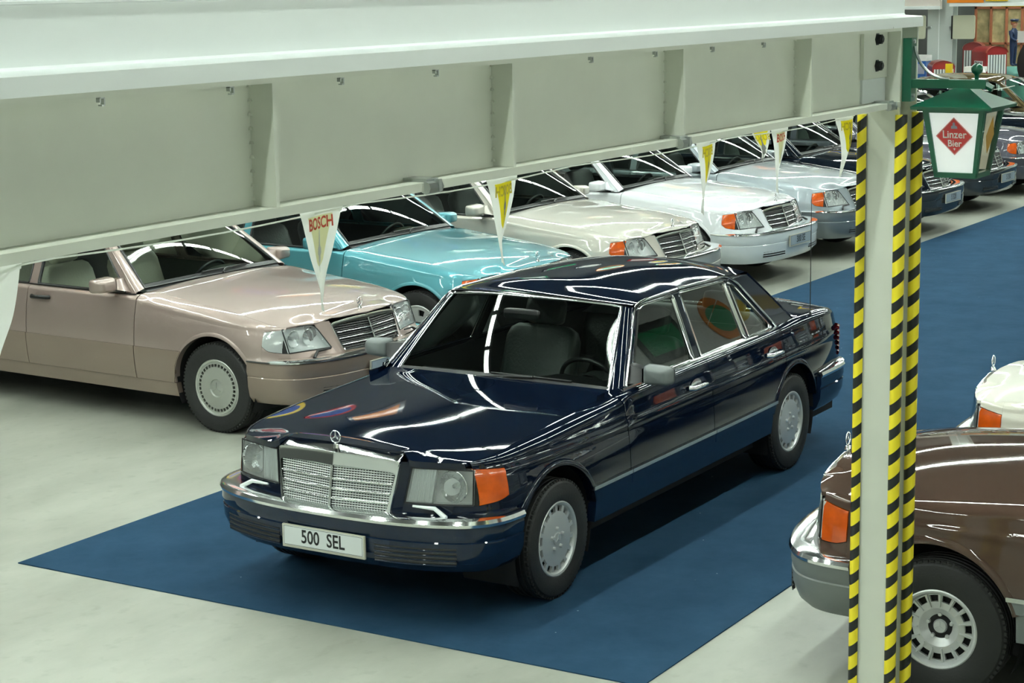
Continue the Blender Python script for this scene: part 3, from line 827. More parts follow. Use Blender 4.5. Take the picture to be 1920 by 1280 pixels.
    for (x, tr) in ((0, P['track'][0]), (-P['wb'], P['track'][1])):
        for s in (1, -1):
            Mx = Matrix.Translation((x, s*tr/2, P['wheel_R']-.003))
            if s < 0: Mx = Mx @ Matrix.Rotation(pi, 4, 'Z')
            k = pr.add('wheel', ty, 'rubber', M=Mx)
            pr.add('rim', rim, P['rim_mat'], sub=k); pr.add('rim_backing', bk, 'dark', sub=k)
    return pr
def rows_roof(P, wt, rtp, dz, zc, Yg):
    rows = []
    for u in linspace(0, 1, 12):
        xe = lerp(wt[0]-.05, rtp[0]+.03, u); ze = dz(xe); rows.append([(xe, q*Yg(xe, ze), ze-.01+(zc(xe)-ze)*(1-abs(q)**2.3)) for q in linspace(-1, 1, 11)])
    return rows

P126 = dict(
    W=[(-4.05, .80), (-3.9, .838), (-3.5, .875), (-3, .893), (-2, .902), (-.7, .902), (0, .897), (.25, .882), (.38, .866), (.45, .848), (.52, .815), (.59, .766)],
    ZS=[(.59, .842), (.3, .873), (0, .893), (-.4, .915), (-.74, .931), (-.85, .945), (-1.5, .952), (-2.9, .962), (-3.3, .975), (-3.7, .962), (-3.95, .94), (-4.05, .915)],
    RY=[(.59, .02), (.3, .075), (0, .095), (-.74, .115), (-.80, .05), (-2.9, .05), (-3.3, .07), (-4.05, .06)],
    RZ=[(.59, .02), (.3, .05), (0, .06), (-.74, .05), (-.80, .028), (-2.9, .028), (-3.3, .05), (-4.05, .05)],
    zw=.53, tumble=.045, under=.035, creases=[(.78, .007, .018)], front_x=.59, ind_x=.44, doors=(-.752, -1.82, -2.93), tail_x=-4.03,
    ind_top=[(.44, .795), (.59, .808)], ind_bot=[(.44, .66), (.50, .64), (.59, .628)], val_z=.555, door_z=.455, sill_z=.32, clad_z=.525, clad_chrome=True,
    arch_f=(.02, .33, .385), arch_r=(-3.075, .33, .375), lip=.035, lip_out=.012, lip_z=.44, handles=[-1.62, -2.74], handle_z=.835, handle_mat='chrome',
    nose=[(0, .745), (.40, .715), (.55, .682), (.70, .625), (.75, .597), (.80, .53)], rake=.16, zref=.63, rake_end=.9,
    hl=(lambda t: .806, lambda t: .630, .405, .737), hl_in=lambda z: lerp(.40, .427, (z-.63)/.176), ribs=(.04, .38), bowls=[(.68, .080)], lampwiper=(.60, .618), wiper_mat='lamp_house',
    grille_hw=(.344, .383), grille_hw_at=lambda z: lerp(.344, .383, (z-.566)/.267), gx=lambda y, z: .775-.165*(z-.566)+.045*(1-abs(y)/.38), pillar_top=.835, pillar_bulge=0.,
    ws_base=(-.833, .722, .927), ws_top=(-1.245, .59, 1.342), ws_bow=(.06, .02, .05, .035), ws_bulge=0,
    hood_front=[(0, .708), (.30, .69), (.372, .672), (.42, .705), (.60, .66), (.75, .592)], hood_crown=[(-.9, .030), (.74, .048)], hood_rear=-.81, hood_pow=2.1, hood_ridge=.0, hood_drop=.9, hood_dy=(.37, .44),
    hood_lip=lambda y: .012+.020*sstep(.37, .42, y), grille_z=(.566, .840), grille_top=.016, grille_v=.012, grille_frame=(.020, .042), grille_deep=.062, grille_cap=.030, grille_bars=3, grille_fine=18, fine_h=.0037, grille_vert=42, grille_mat='grille_grey',
    star=(.748, .888), bump_f=[(0, .872), (.35, .858), (.62, .80), (.82, .70), (.893, .56), (.905, .40)], bump_r=[(0, -4.19), (.4, -4.17), (.68, -4.12), (.85, -4.02), (.90, -3.85), (.905, -3.46)],
    bump_prof=[(-.14, .58), (-.03, .58), (0, .565), (.004, .50), (-.004, .475), (-.006, .468), (0, .462), (-.004, .40), (-.03, .335), (-.07, .30), (-.16, .295)],
    bump_chrome=[(-.10, .582), (-.02, .587), (.006, .580), (.015, .562), (.008, .545), (-.005, .544)], slots=(4, .362, .30, .72, -.008),
    gplane=(.80, .95, .42), gtaper=lambda x: .02*sstep(-2.2, -3.2, x), gbow=.008, belt=.955,
    drip=[(-.843, .925), (-1.05, 1.115), (-1.285, 1.333), (-1.39, 1.355), (-1.87, 1.362), (-2.53, 1.348)], cpil=[(-2.86, 1.312), (-3.03, 1.176), (-3.26, .97)], drip_tail=[(-2.65, 1.297), (-2.977, .965)], drip_r=.008,
    glass=[[(-.985, .965), (-1.345, 1.312), (-1.40, 1.326), (-1.79, 1.328), (-1.745, .965)], [(-1.858, .965), (-1.89, 1.33), (-2.49, 1.316), (-2.497, .965)], [(-2.555, .965), (-2.545, 1.30), (-2.60, 1.272), (-2.915, .965)]],
    wframe=.016, wframe_mat='chrome', wsframe_mat='chrome', rw_base=(-3.27, .70, .985), rw_top=(-2.85, .575, 1.325), wipers=[(-.12, .25)], roof=[(-1.2, 1.385), (-1.6, 1.43), (-2.1, 1.442), (-2.6, 1.42), (-2.9, 1.385)], trunk_crown=.035,
    mirror=(-.97, .955, 1.02, .17, .115, .10), mirror_mat='mirror_grey', mirror_foot=[(-.90, 0, .97), (-1.04, 0, .97), (-1.07, 0, 1.06), (-1.0, 0, 1.06)], seat_x=-1.60,
    wheel='gully', wheel_R=.32, rim_r=.2, rim_mat='alloy', track=(1.545, 1.517), wb=3.075)
P140 = dict(
    W=[(-4.25, .80), (-4.05, .86), (-3.5, .915), (-3, .935), (-2, .943), (-.7, .943), (0, .938), (.2, .925), (.33, .902), (.42, .87), (.48, .825), (.53, .772)],
    ZS=[(.53, .793), (.35, .835), (.1, .88), (-.2, .915), (-.5, .945), (-.74, .968), (-.82, .95), (-1.5, .948), (-3, .965), (-3.5, .99), (-4.0, .975), (-4.25, .94)],
    RY=[(.53, .02), (.3, .09), (0, .13), (-.74, .15), (-.80, .06), (-3, .06), (-3.5, .09), (-4.25, .08)],
    RZ=[(.53, .02), (.3, .06), (0, .09), (-.74, .08), (-.80, .035), (-3, .035), (-3.5, .06), (-4.25, .06)],
    zw=.56, tumble=.045, under=.05, creases=[(.80, .002, .03)], front_x=.53, ind_x=.42, doors=(-.775, -1.945, -2.93), tail_x=-4.2,
    ind_top=[(.42, .768), (.53, .782)], ind_bot=[(.42, .672), (.46, .637), (.53, .618)], val_z=.575, door_z=.34, sill_z=.23, clad_z=.583, clad_chrome=False,
    arch_f=(-.01, .345, .372), arch_r=(-3.04, .345, .372), lip=.03, lip_out=.006, lip_z=.38, handles=[-1.79, -2.80], handle_z=.873, handle_mat='black_trim',
    nose=[(0, .745), (.33, .71), (.43, .68), (.60, .625), (.75, .575), (.80, .53)], rake=.6, zref=.615, rake_end=.95,
    hl=(lambda t: .784-.03*(1-min(1, t/.15))**2, lambda t: .618, .41, .748), hl_in=lambda z: lerp(.407, .459, (z-.614)/.165), ribs=None, bowls=[(.33, .058), (.72, .062)], lampwiper=(.58, .612), wiper_mat='black_trim',
    grille_hw=(.328, .368), grille_hw_at=lambda z: lerp(.328, .368, (z-.582)/.2), gx=lambda y, z: .735-.40*(z-.582)+.05*(1-abs(y)/.37), pillar_top=.80, pillar_bulge=.012,
    ws_base=(-.82, .757, .985), ws_top=(-1.345, .60, 1.375), ws_bow=(.07, .02, .06, .04), ws_bulge=0,
    hood_front=[(0, .70), (.30, .675), (.37, .640), (.46, .580), (.60, .533), (.75, .520)], hood_crown=[(-.9, .03), (-.2, .052), (.45, .068), (.62, .056), (.70, .030)], hood_rear=-.80, hood_pow=2.1, hood_ridge=.0, hood_drop=.95, hood_dy=(.33, .46),
    hood_lip=lambda y: .008+.004*sstep(.36, .44, y), grille_z=(.582, .785), grille_top=.02, grille_v=.012, grille_frame=(.012, .012), grille_deep=.03, grille_cap=.004, grille_bars=3, grille_fine=13, fine_h=.0045, grille_vert=24, grille_mat='grille_black',
    star=(.632, .852), bump_f=[(0, .915), (.35, .90), (.62, .85), (.85, .72), (.92, .55), (.93, .33)], bump_r=[(0, -4.32), (.5, -4.28), (.78, -4.2), (.9, -4.0), (.93, -3.42)],
    bump_prof=[(-.16, .578), (-.03, .578), (0, .56), (.006, .50), (-.003, .462), (-.007, .458), (-.003, .452), (-.005, .38), (-.02, .31), (-.06, .26), (-.2, .25)],
    bump_chrome=[(-.10, .58), (-.02, .584), (.005, .576), (.007, .566), (-.003, .563)], slots=(3, .33, .30, .66, -.014),
    gplane=(.845, .945, .40), gtaper=lambda x: .03*sstep(-2.2, -3.3, x), gbow=.01, belt=.945,
    drip=[(-.83, .962), (-1.06, 1.148), (-1.33, 1.355), (-1.48, 1.402), (-2.0, 1.425), (-2.6, 1.40)], cpil=[(-2.95, 1.35), (-3.15, 1.22), (-3.42, .99)], drip_tail=[(-2.8, 1.37)], drip_r=.006,
    glass=[[(-.935, .958), (-1.355, 1.325), (-1.46, 1.368), (-1.90, 1.385), (-1.885, .958)], [(-1.995, .958), (-2.0, 1.388), (-2.62, 1.365), (-2.75, 1.30), (-2.83, .958)], [(-2.88, .962), (-2.81, 1.27), (-2.9, 1.22), (-3.1, .975)]],
    wframe=.012, wframe_mat='black_trim', wsframe_mat='black_trim', rw_base=(-3.44, .73, 1.0), rw_top=(-2.95, .59, 1.36), wipers=[(0, .1)], roof=[(-1.3, 1.425), (-1.7, 1.475), (-2.1, 1.49), (-2.6, 1.475), (-3, 1.42)], trunk_crown=.04,
    mirror=(-1.0, .995, 1.025, .19, .115, .12), mirror_mat='paint', mirror_foot=[(-.88, 0, .965), (-1.03, 0, .965), (-1.05, 0, 1.06), (-.99, 0, 1.06)], seat_x=-1.72,
    wheel='cap', wheel_R=.335, rim_r=.21, rim_mat='hubcap', track=(1.603, 1.576), wb=3.04)

# ================================================================ SETTING
def box_me(name, c, d, smooth=0): return MB().box(c, d).mesh(name, smooth)
# floor material: worn pale concrete
m = mat('concrete', (.46, .475, .41), .42); nt = m.node_tree; b = nt.nodes['Principled BSDF']; tc = nt.nodes.new('ShaderNodeTexCoord')
mp = nt.nodes.new('ShaderNodeMapping'); mp.inputs['Scale'].default_value = (.55, 1.1, 1); nt.links.new(tc.outputs['Object'], mp.inputs[0])
n1 = nt.nodes.new('ShaderNodeTexNoise'); n1.inputs['Scale'].default_value = 1.1; n1.inputs['Detail'].default_value = 8; n1.inputs['Roughness'].default_value = .62; nt.links.new(mp.outputs[0], n1.inputs['Vector'])
n2 = nt.nodes.new('ShaderNodeTexNoise'); n2.inputs['Scale'].default_value = 9; n2.inputs['Detail'].default_value = 5; nt.links.new(tc.outputs['Object'], n2.inputs['Vector'])
r1 = nt.nodes.new('ShaderNodeValToRGB'); e = r1.color_ramp.elements; e[0].position = .32; e[0].color = (.26, .273, .228, 1); e[1].position = .62; e[1].color = (.385, .40, .345, 1); nt.links.new(n1.outputs['Fac'], r1.inputs[0])
r2_ = nt.nodes.new('ShaderNodeValToRGB'); e = r2_.color_ramp.elements; e[0].position = .24; e[0].color = (.55, .55, .5, 1); e[1].position = .42; e[1].color = (1, 1, 1, 1); nt.links.new(n2.outputs['Fac'], r2_.inputs[0])
mm = nt.nodes.new('ShaderNodeMixRGB'); mm.blend_type = 'MULTIPLY'; mm.inputs[0].default_value = .35; nt.links.new(r1.outputs[0], mm.inputs[1]); nt.links.new(r2_.outputs[0], mm.inputs[2]); nt.links.new(mm.outputs[0], b.inputs['Base Color'])
rr = nt.nodes.new('ShaderNodeMapRange'); rr.inputs['To Min'].default_value = .32; rr.inputs['To Max'].default_value = .55; nt.links.new(n1.outputs['Fac'], rr.inputs[0]); nt.links.new(rr.outputs[0], b.inputs['Roughness'])
link('floor', box_me('floor', (-14, 0, -.05), (60, 19.8, .1)), 'concrete', kind='structure')
# carpet
m = mat('carpet_blue', (.028, .085, .165), 0.95, spec=.1, bump=.6, bscale=900); nt = m.node_tree; b = nt.nodes['Principled BSDF']; tc = nt.nodes.new('ShaderNodeTexCoord')
n1 = nt.nodes.new('ShaderNodeTexNoise'); n1.inputs['Scale'].default_value = 2.2; n1.inputs['Detail'].default_value = 9; n1.inputs['Roughness'].default_value = .7; nt.links.new(tc.outputs['Object'], n1.inputs['Vector'])
r1 = nt.nodes.new('ShaderNodeValToRGB'); e = r1.color_ramp.elements; e[0].position = .35; e[0].color = (.018, .056, .108, 1); e[1].position = .65; e[1].color = (.028, .076, .140, 1); nt.links.new(n1.outputs['Fac'], r1.inputs[0])
n2 = nt.nodes.new('ShaderNodeTexVoronoi'); n2.inputs['Scale'].default_value = 5.5; n2.feature = 'F1'; nt.links.new(tc.outputs['Object'], n2.inputs['Vector'])
n3 = nt.nodes.new('ShaderNodeMath'); n3.operation = 'LESS_THAN'; n3.inputs[1].default_value = .026; nt.links.new(n2.outputs['Distance'], n3.inputs[0])
mm = nt.nodes.new('ShaderNodeMixRGB'); mm.inputs[2].default_value = (.3, .36, .42, 1); nt.links.new(n3.outputs[0], mm.inputs[0]); nt.links.new(r1.outputs[0], mm.inputs[1]); nt.links.new(mm.outputs[0], b.inputs['Base Color'])
link('carpet', box_me('carpet', (-19.54, -.148, .003), (40.934, 3.997, .006)), 'carpet_blue', label='long blue carpet runner under the dark navy car', cat='carpet')
mat('wall_white', (.66, .69, .64), .7, var=.06, vscale=1.5)
mat('wall_dark', (.045, .048, .045), .75, var=.15, vscale=1.5)
mat('ceiling_white', (.05, .055, .052), .8, var=.04, vscale=2)
link('wall_back', box_me('wall_back', (-14, -9.9, 3.325), (60, .2, 6.65)), 'wall_dark', kind='structure')
link('wall_left', box_me('wall_left', (16, 0, 3.325), (.2, 20, 6.65)), 'wall_white', kind='structure')
link('wall_front', box_me('wall_front', (-14, 9.6, 4.725), (60, .2, 3.85)), 'wall_white', kind='structure')
link('added_dark_panel', box_me('added_dark_panel', (-14, 9.6, 1.4), (60, .22, 2.8)), 'wall_dark', kind='structure')  # unseen dark lower wall, added to keep the door reflections dark
link('wall_right', box_me('wall_right', (-43.9, 0, 3.325), (.2, 20, 6.65)), 'wall_white', kind='structure')
link('ceiling', box_me('ceiling', (-14, 0, 6.70), (60, 19.8, .1)), 'ceiling_white', kind='structure')

# fluorescent tubes under the ceiling
mat('lamp_body', (.75, .77, .75), .4)
mt = mat('tube_light', (.9, .95, .9), .4, emit=(.90, 1.0, .92), estr=TUBE_POWER)
bod = MB().box((0, 0, .05), (1.56, .22, .05)).box((0, .1, .015), (1.56, .02, .06)).box((0, -.1, .015), (1.56, .02, .06)).mesh('lamp_body', 0)
tub = MB()
for dy in (-.045, .045): tub.tube([(-.74, dy, .0), (.74, dy, .0)], .019, 8)
tub = tub.mesh('tube')
for yy in (-8.2, -4.2, -.2, 3.8):
    x = 12.0
    while x > -40:
        o = link('ceiling_light', bod, 'lamp_body', loc=(x, yy, 6.575), label='white twin tube fluorescent fitting hanging in a row below the hall ceiling', cat='light', group='fluorescent fittings under the ceiling')
        link('tube', tub, 'tube_light', parent=o)
        x -= 1.72

mat('fill_tube_light', (.9, .95, .9), .4, emit=(.92, 1.0, .90), estr=17.)  # fill tubes added out of view to brighten the girder
for k in range(10):
    o = link('added_fill_light', bod, 'lamp_body', loc=(9.5-k*2.2, 9.42, 3.12), label='unseen twin tube fill light added along the gallery wall', cat='light', group='added fill lights on the gallery wall')
    o.rotation_euler = (-pi/2, 0, 0)
    link('tube', tub, 'fill_tube_light', parent=o)

# ================================================================ STEEL BEAM, COLUMN
mat('steel_white', (.72, .745, .655), .38, var=.03, vscale=6)
mat('steel_bright', (.84, .88, .87), .32, .1)
mat('bolt_black', (.02, .022, .025), .4, .6)
mat('galv', (.5, .53, .52), .3, .9)
XN, YC, BF, HC, YF = 1.146, 3.038, .145, .197, 3.11
XB = 9.5
beam = link('steel_beam', None, label='long white painted steel girder with stiffener plates above the cars', cat='beam'); beam.location = (XN, YC, 2.69)
def bl(name, me, mt, par=beam, off=(XN, YC, 2.69), **k):
    return link(name, me, mt, par, loc=(-off[0], -off[1], -off[2]), **k)
bl('web', box_me('web', ((XB+XN)/2, YC, 2.85), (XB-XN, .010, .296)), 'steel_white')
bl('bottom_flange', MB().box(((XB+XN)/2, YC, 2.7025), (XB-XN, BF, .022)).mesh('bottom_flange', 0), 'steel_white')
bl('top_flange', MB().box(((XB+XN)/2, YC, 2.992), (XB-XN, BF, .012)).mesh('top_flange', 0), 'steel_white')
for k in range(8):
    x = 2.02+k*1.0033
    bl('stiffener', MB().box((x, (YC+.005+YF-.002)/2, 2.85), (.012, YF-.002-YC-.005, .272)).mesh('stiffener', 0), 'steel_white')
    m = MB()
    for q in linspace(2.73, 2.98, 9): m.lathe([(0, .004), (.004, .003), (.007, -.003)], 6, 'z', (x+.008, YC+.007, q))
    bl('weld', m.mesh('weld', 60), 'steel_white')
for k in range(10):
    if k == 4: continue
    x = 5.55-k*.3945
    m = MB().box((x, YF-.02, 2.984), (.015, .010, .003)).box((x-.006, YF-.02, 2.977), (.003, .010, .016)).box((x+.006, YF-.02, 2.980), (.003, .010, .010)).box((x-.002, YF-.02, 2.969), (.009, .010, .003))
    bl('hook', m.mesh('hook', 0), 'galv')
# fin plate with two bolts, paper label
bl('fin_plate', MB().box((1.275, YC+.013, 2.902), (.25, .014, .185)).mesh('fin_plate', 0), 'steel_white')
for z in (2.857, 2.958):
    m = MB(); m.lathe([(0, .024), (.013, .024), (.015, .020)], 6, 'y', (1.26, YC+.02, z)); m.lathe([(.015, .02), (.0205, .018), (.0205, .004), (.024, .003), (.026, 0)], 6, 'y', (1.26, YC+.02, z))
    bl('bolt', m.mesh('bolt', 20), 'bolt_black')
bl('paper_label', MB().box((1.275, YC+.010, 2.763), (.24, .010, .09)).mesh('paper_label', 0), 'plate_white')
for x in (4.43, 3.04, 1.25):
    m = MB(); m.tube([(x+.03, YF+.004, 2.70), (x-.03, YF+.004, 2.70)], .016, 8); m.box((x, YF-.03, 2.716), (.05, .07, .012)); m.box((x-.012, YF+.012, 2.704), (.012, .02, .03))
    bl('clamp', m.mesh('clamp', 40), 'galv')
# channel rail on top of the beam
rail = link('edge_channel', None, label='pale grey metal edge channel with lips lying along the girder top', cat='rail'); rail.location = (XN, YF, 3.0)
for (xa, xb) in ((XB, 1.262), (1.259, .93)):
    prof = [(-.075, 2.9985), (.012, 2.9985), (.012, 3.037), (.004, 3.040), (-.062, 3.044), (-.066, 3.05), (-.066, 3.166), (-.060, 3.168), (-.060, 3.173), (-.066, 3.175), (-.066, 3.25), (-.075, 3.25)]
    rows = [[(x, YF+o, z) for o, z in prof] for x in (xa, xb)]
    m = MB(); m.grid([[r[i % len(prof)] for i in range(len(prof)+1)] for r in rows]); m.add(rows[1], [tuple(range(len(prof)))])
    bl('channel_section', m.mesh('channel_section', 20), 'steel_bright', rail, (XN, YF, 3.0))
# striped foam material
def stripe_mat(nm, sg):
    m = bpy.data.materials.new(nm); m.use_nodes = True; nt = m.node_tree; b = nt.nodes['Principled BSDF']; b.inputs['Roughness'].default_value = .38
    tc = nt.nodes.new('ShaderNodeTexCoord'); sx = nt.nodes.new('ShaderNodeSeparateXYZ'); nt.links.new(tc.outputs['Object'], sx.inputs[0])
    a = nt.nodes.new('ShaderNodeMath'); a.operation = 'MULTIPLY_ADD'; a.inputs[1].default_value = -.75*sg; nt.links.new(sx.outputs['Y'], a.inputs[0]); nt.links.new(sx.outputs['Z'], a.inputs[2])
    a2 = nt.nodes.new('ShaderNodeMath'); a2.operation = 'MULTIPLY_ADD'; a2.inputs[1].default_value = .35; nt.links.new(sx.outputs['X'], a2.inputs[0]); nt.links.new(a.outputs[0], a2.inputs[2])
    d = nt.nodes.new('ShaderNodeMath'); d.operation = 'DIVIDE'; d.inputs[1].default_value = .1035; nt.links.new(a2.outputs[0], d.inputs[0])
    f = nt.nodes.new('ShaderNodeMath'); f.operation = 'FRACT'; nt.links.new(d.outputs[0], f.inputs[0])
    g = nt.nodes.new('ShaderNodeMath'); g.operation = 'LESS_THAN'; g.inputs[1].default_value = .43; nt.links.new(f.outputs[0], g.inputs[0])
    mx = nt.nodes.new('ShaderNodeMixRGB'); mx.inputs[1].default_value = (.95, .78, .03, 1); mx.inputs[2].default_value = (.013, .016, .016, 1); nt.links.new(g.outputs[0], mx.inputs[0]); nt.links.new(mx.outputs[0], b.inputs['Base Color'])
    MATS[nm] = m
stripe_mat('hazard_stripes', 1); stripe_mat('hazard_stripes_b', -1)
colm = link('steel_column', None, label='white steel column with black and yellow striped edge guards carrying the girder', cat='column'); colm.location = (XN-HC/2, YC, 0)
co = (XN-HC/2, YC, 0)
bl('near_flange', box_me('near_flange', (XN-.006, YC, 1.5), (.012, BF, 3.0)), 'steel_white', colm, co)
bl('far_flange', box_me('far_flange', (XN-HC+.006, YC, 1.5), (.012, BF, 3.0)), 'steel_white', colm, co)
bl('column_web', box_me('column_web', (XN-HC/2, YC, 1.5), (HC-.02, .009, 3.0)), 'steel_white', colm, co)
bl('base_plate', box_me('base_plate', (XN-HC/2, YC, .01), (.34, .28, .02)), 'steel_white', colm, co)
gm = MB(); prof = []
for k in range(15):
    a = -pi*.82+2*pi*.82*k/14; prof.append((.026*sin(a), .006+.026*cos(a)*.9))
gm.grid([[(x, y, z) for x, y in prof] for z in (0, 2.64)])
gm.add([(x, y, 2.64) for x, y in prof], [tuple(range(15))])
gme = gm.mesh('edge_guard', 50)
for (x, y, s) in ((XN-.006, YC+BF/2, 1), (XN-.006, YC-BF/2, -1), (XN-HC+.006, YC+BF/2, 1), (XN-HC+.006, YC-BF/2, -1)):
    o = link('edge_guard', gme, 'hazard_stripes' if s > 0 else 'hazard_stripes_b', colm, loc=(x-co[0], y-co[1], .022)); o.scale = (1, s, 1)
# ================================================================ LANTERN
mat('green_enamel', (.003, .105, .055), .28, 0, .6)
mat('opal_panel', (.85, .87, .87), .3, emit=(.93, 1, .98), estr=.22)
mat('beer_red', (.62, .05, .05), .35)
mat('print_white', (.82, .82, .80), .4)
mat('print_grey', (.30, .31, .40), .4)
mat('amber_reflection', (.55, .30, .03), .35)  # amber reflection painted into the side emblem
thin_glass('lantern_glass', (.75, .70, .50), 1.0)  # yellowish reflected tone put into the side panel tint
LX, LY = 1.0, 3.32
lan = link('wall_lantern', None, label='green enamel lantern with white panel on a bracket beside the striped column', cat='lantern'); lan.location = (LX, LY, 2.4)
lo = (LX, LY, 2.4)
zt, zb, ht, hb = 2.685, 2.425, .122, .083
m = MB().box((XN-.05, 3.128, 2.835), (.05, .036, .245)); m.box((XN-.05, (3.14+3.44)/2, 2.782), (.035, .30, .034)); m.tube([(XN-.05, 3.43, 2.782), (XN-.05, 3.465, 2.765)], .014, 6)
bl('bracket', m.mesh('bracket', 0), 'green_enamel', lan, lo)
m = MB(); m.tube([(XN-.05, 3.15+.14*(1-cos(a)), 2.80+.14*(1-sin(a))) for a in linspace(.1, pi/2, 12)], .006, 6); bl('bracket_scroll', m.mesh('bracket_scroll', 50), 'galv', lan, lo)
m = MB(); m.tube([(XN-.05, 3.146, 2.945), (XN-.05, 3.152, 2.945)], .008, 8); m.tube([(XN-.05, 3.146, 2.735), (XN-.05, 3.152, 2.735)], .008, 8); bl('screw', m.mesh('screw', 40), 'galv', lan, lo)
m = MB(); m.lathe([(0, .023)]+[(.023*cos(a), .023*sin(a)) for a in linspace(1.3, -1.1, 9)]+[(.009, -.024), (.009, -.05)], 20, 'z', (LX+.02, LY+.055, 2.836)); bl('finial', m.mesh('finial', 60), 'green_enamel', lan, lo)
# roof
def sq(h, z, c=(LX, LY)): return [(c[0]+h, c[1]-h, z), (c[0]+h, c[1]+h, z), (c[0]-h, c[1]+h, z), (c[0]-h, c[1]-h, z)]
m = MB(); rows = [sq(.150, 2.684), sq(.160, 2.684), sq(.162, 2.696), sq(.030, 2.762), sq(.026, 2.768)]
m.grid([r+r[:1] for r in rows]); m.add(rows[-1], [(0, 1, 2, 3)]); m.add(rows[0], [(0, 1, 2, 3)]); bl('lantern_roof', m.mesh('lantern_roof', 15), 'green_enamel', lan, lo)
T, B = sq(ht, zt), sq(hb, zb)
for i in range(4):
    a, b = Vector(T[i]), Vector(B[i]); j = (i+1) % 4; a2, b2 = Vector(T[j]), Vector(B[j])
    m = MB(); c = Vector((LX, LY, 0)); w_ = .014
    def frm(t, q): return (a.lerp(a2, q)).lerp(b.lerp(b2, q), t)
    n = (a2-a).cross(b-a).normalized(); n = n if n.dot((a+a2)/2-Vector((LX, LY, zt))) > 0 else -n
    for (t0, t1, q0, q1) in ((0, 1, 0, .085), (0, 1, .915, 1), (0, .05, .08, .92), (.95, 1.03, .0, 1.0)):
        P4 = [frm(t0, q0), frm(t0, q1), frm(t1, q1), frm(t1, q0)]
        m.add([p+n*.004 for p in P4]+[p-n*.010 for p in P4], [(0, 1, 2, 3), (4, 5, 6, 7), (0, 1, 5, 4), (1, 2, 6, 5), (2, 3, 7, 6), (3, 0, 4, 7)])
    bl('lantern_frame', m.mesh('lantern_frame', 0), 'green_enamel', lan, lo)
    P4 = [frm(.04, .07)-n*.004, frm(.04, .93)-n*.004, frm(.96, .93)-n*.004, frm(.96, .07)-n*.004]
    p = bl('lantern_panel', MB().add(P4, [(0, 1, 2, 3)]).mesh('lantern_panel', 0), 'opal_panel' if i % 2 == 0 else 'lantern_glass', lan, lo)
    if i == 1:
        c0 = frm(.40, .5)+n*.001; ud = (a2-a).normalized(); vd = (frm(0, .5)-frm(1, .5)).normalized()
        bl('diamond_emblem', MB().add([c0+vd*.075, c0+ud*.05, c0-vd*.075, c0-ud*.05], [(0, 1, 2, 3)]).mesh('diamond', 0), 'amber_reflection', p, (0, 0, 0))
    if i == 0:
        c0 = frm(.40, .5); vd = (frm(0, .5)-frm(1, .5)).normalized(); ud = Vector((0, 1, 0))
        def on_(pts, lift): return [c0+ud*u_+vd*v_+n*lift for u_, v_ in pts]
        def dia(r): return [(0, r*1.02), (r, 0), (0, -r*1.02), (-r, 0)]
        bl('diamond_emblem', MB().add(on_(dia(.0735), .0008), [(0, 1, 2, 3)]).mesh('d', 0), 'beer_red', p, (0, 0, 0))
        m = MB(); o_, i_ = on_(dia(.071), .0012), on_(dia(.0695), .0012); m.add(o_+i_, [(k, (k+1) % 4, 4+(k+1) % 4, 4+k) for k in range(4)]); bl('emblem_border', m.mesh('eb', 0), 'print_white', p, (0, 0, 0))
        for txt, sz, v_, u_ in (('Linzer', .042, .006, .001), ('Bier', .037, -.029, .001)):
            V, F = text_data(txt, sz, .92, .0006)
            bl('lettering', MB().add(on_([(q[0]+u_, q[1]+v_) for q in V], .0014), F).mesh('lt', 0), 'print_white', p, (0, 0, 0))
        m = MB(); m.add(on_([(-.012, .030), (.014, .030), (.012, .040), (.004, .044), (.005, .052), (-.001, .056), (-.006, .050), (-.004, .044), (-.011, .040)], .0014), [tuple(range(9))]); bl('crest', m.mesh('crest', 0), 'print_grey', p, (0, 0, 0))
        m = MB(); m.add(on_([(-.007, -.047), (-.004, -.049), (0, -.046), (.004, -.049), (.007, -.047), (.002, -.052), (0, -.057), (-.002, -.052)], .0014), [tuple(range(8))]); bl('leaf_mark', m.mesh('leaf', 0), 'print_white', p, (0, 0, 0))
bl('lantern_floor', MB().add(B, [(0, 1, 2, 3)]).mesh('lf', 0), 'green_enamel', lan, lo)

# ================================================================ PENNANTS
def cloth(name, col):
    m = mat(name, col, .6); nt = m.node_tree; b = nt.nodes['Principled BSDF']; out = [n for n in nt.nodes if n.type == 'OUTPUT_MATERIAL'][0]
    t = nt.nodes.new('ShaderNodeBsdfTranslucent'); t.inputs[0].default_value = (*col, 1); mx = nt.nodes.new('ShaderNodeMixShader'); mx.inputs[0].default_value = .5
    nt.links.new(b.outputs[0], mx.inputs[1]); nt.links.new(t.outputs[0], mx.inputs[2]); nt.links.new(mx.outputs[0], out.inputs[0])
cloth('pennant_white', (.90, .92, .88)); cloth('pennant_yellow', (.92, .78, .02)); cloth('pennant_pale', (.82, .81, .52))
mat('bosch_red', (.62, .07, .03), .55)
mat('ghost_yellow', (.62, .50, .02), .55)
mat('plug_grey', (.25, .26, .25), .45)
mat('plug_light', (.55, .57, .55), .45)
def string(name, y, z, x0, x1, label):
    m = MB(); m.tube([(x, y, z-.012*sin(pi*((x*.9) % 1))) for x in linspace(x0, x1, 60)], .0022, 6)
    link(name, m.mesh(name, 60), 'pennant_white', label=label, cat='string')
YS, ZP = 2.905, 2.652
string('pennant_string', YS, ZP, 9.0, XN-.05, 'thin white string of pennants stretched under the girder')
string('pennant_string', 2.30, 2.555, 6.0, -3.0, 'second thin white string hanging further behind the girder')
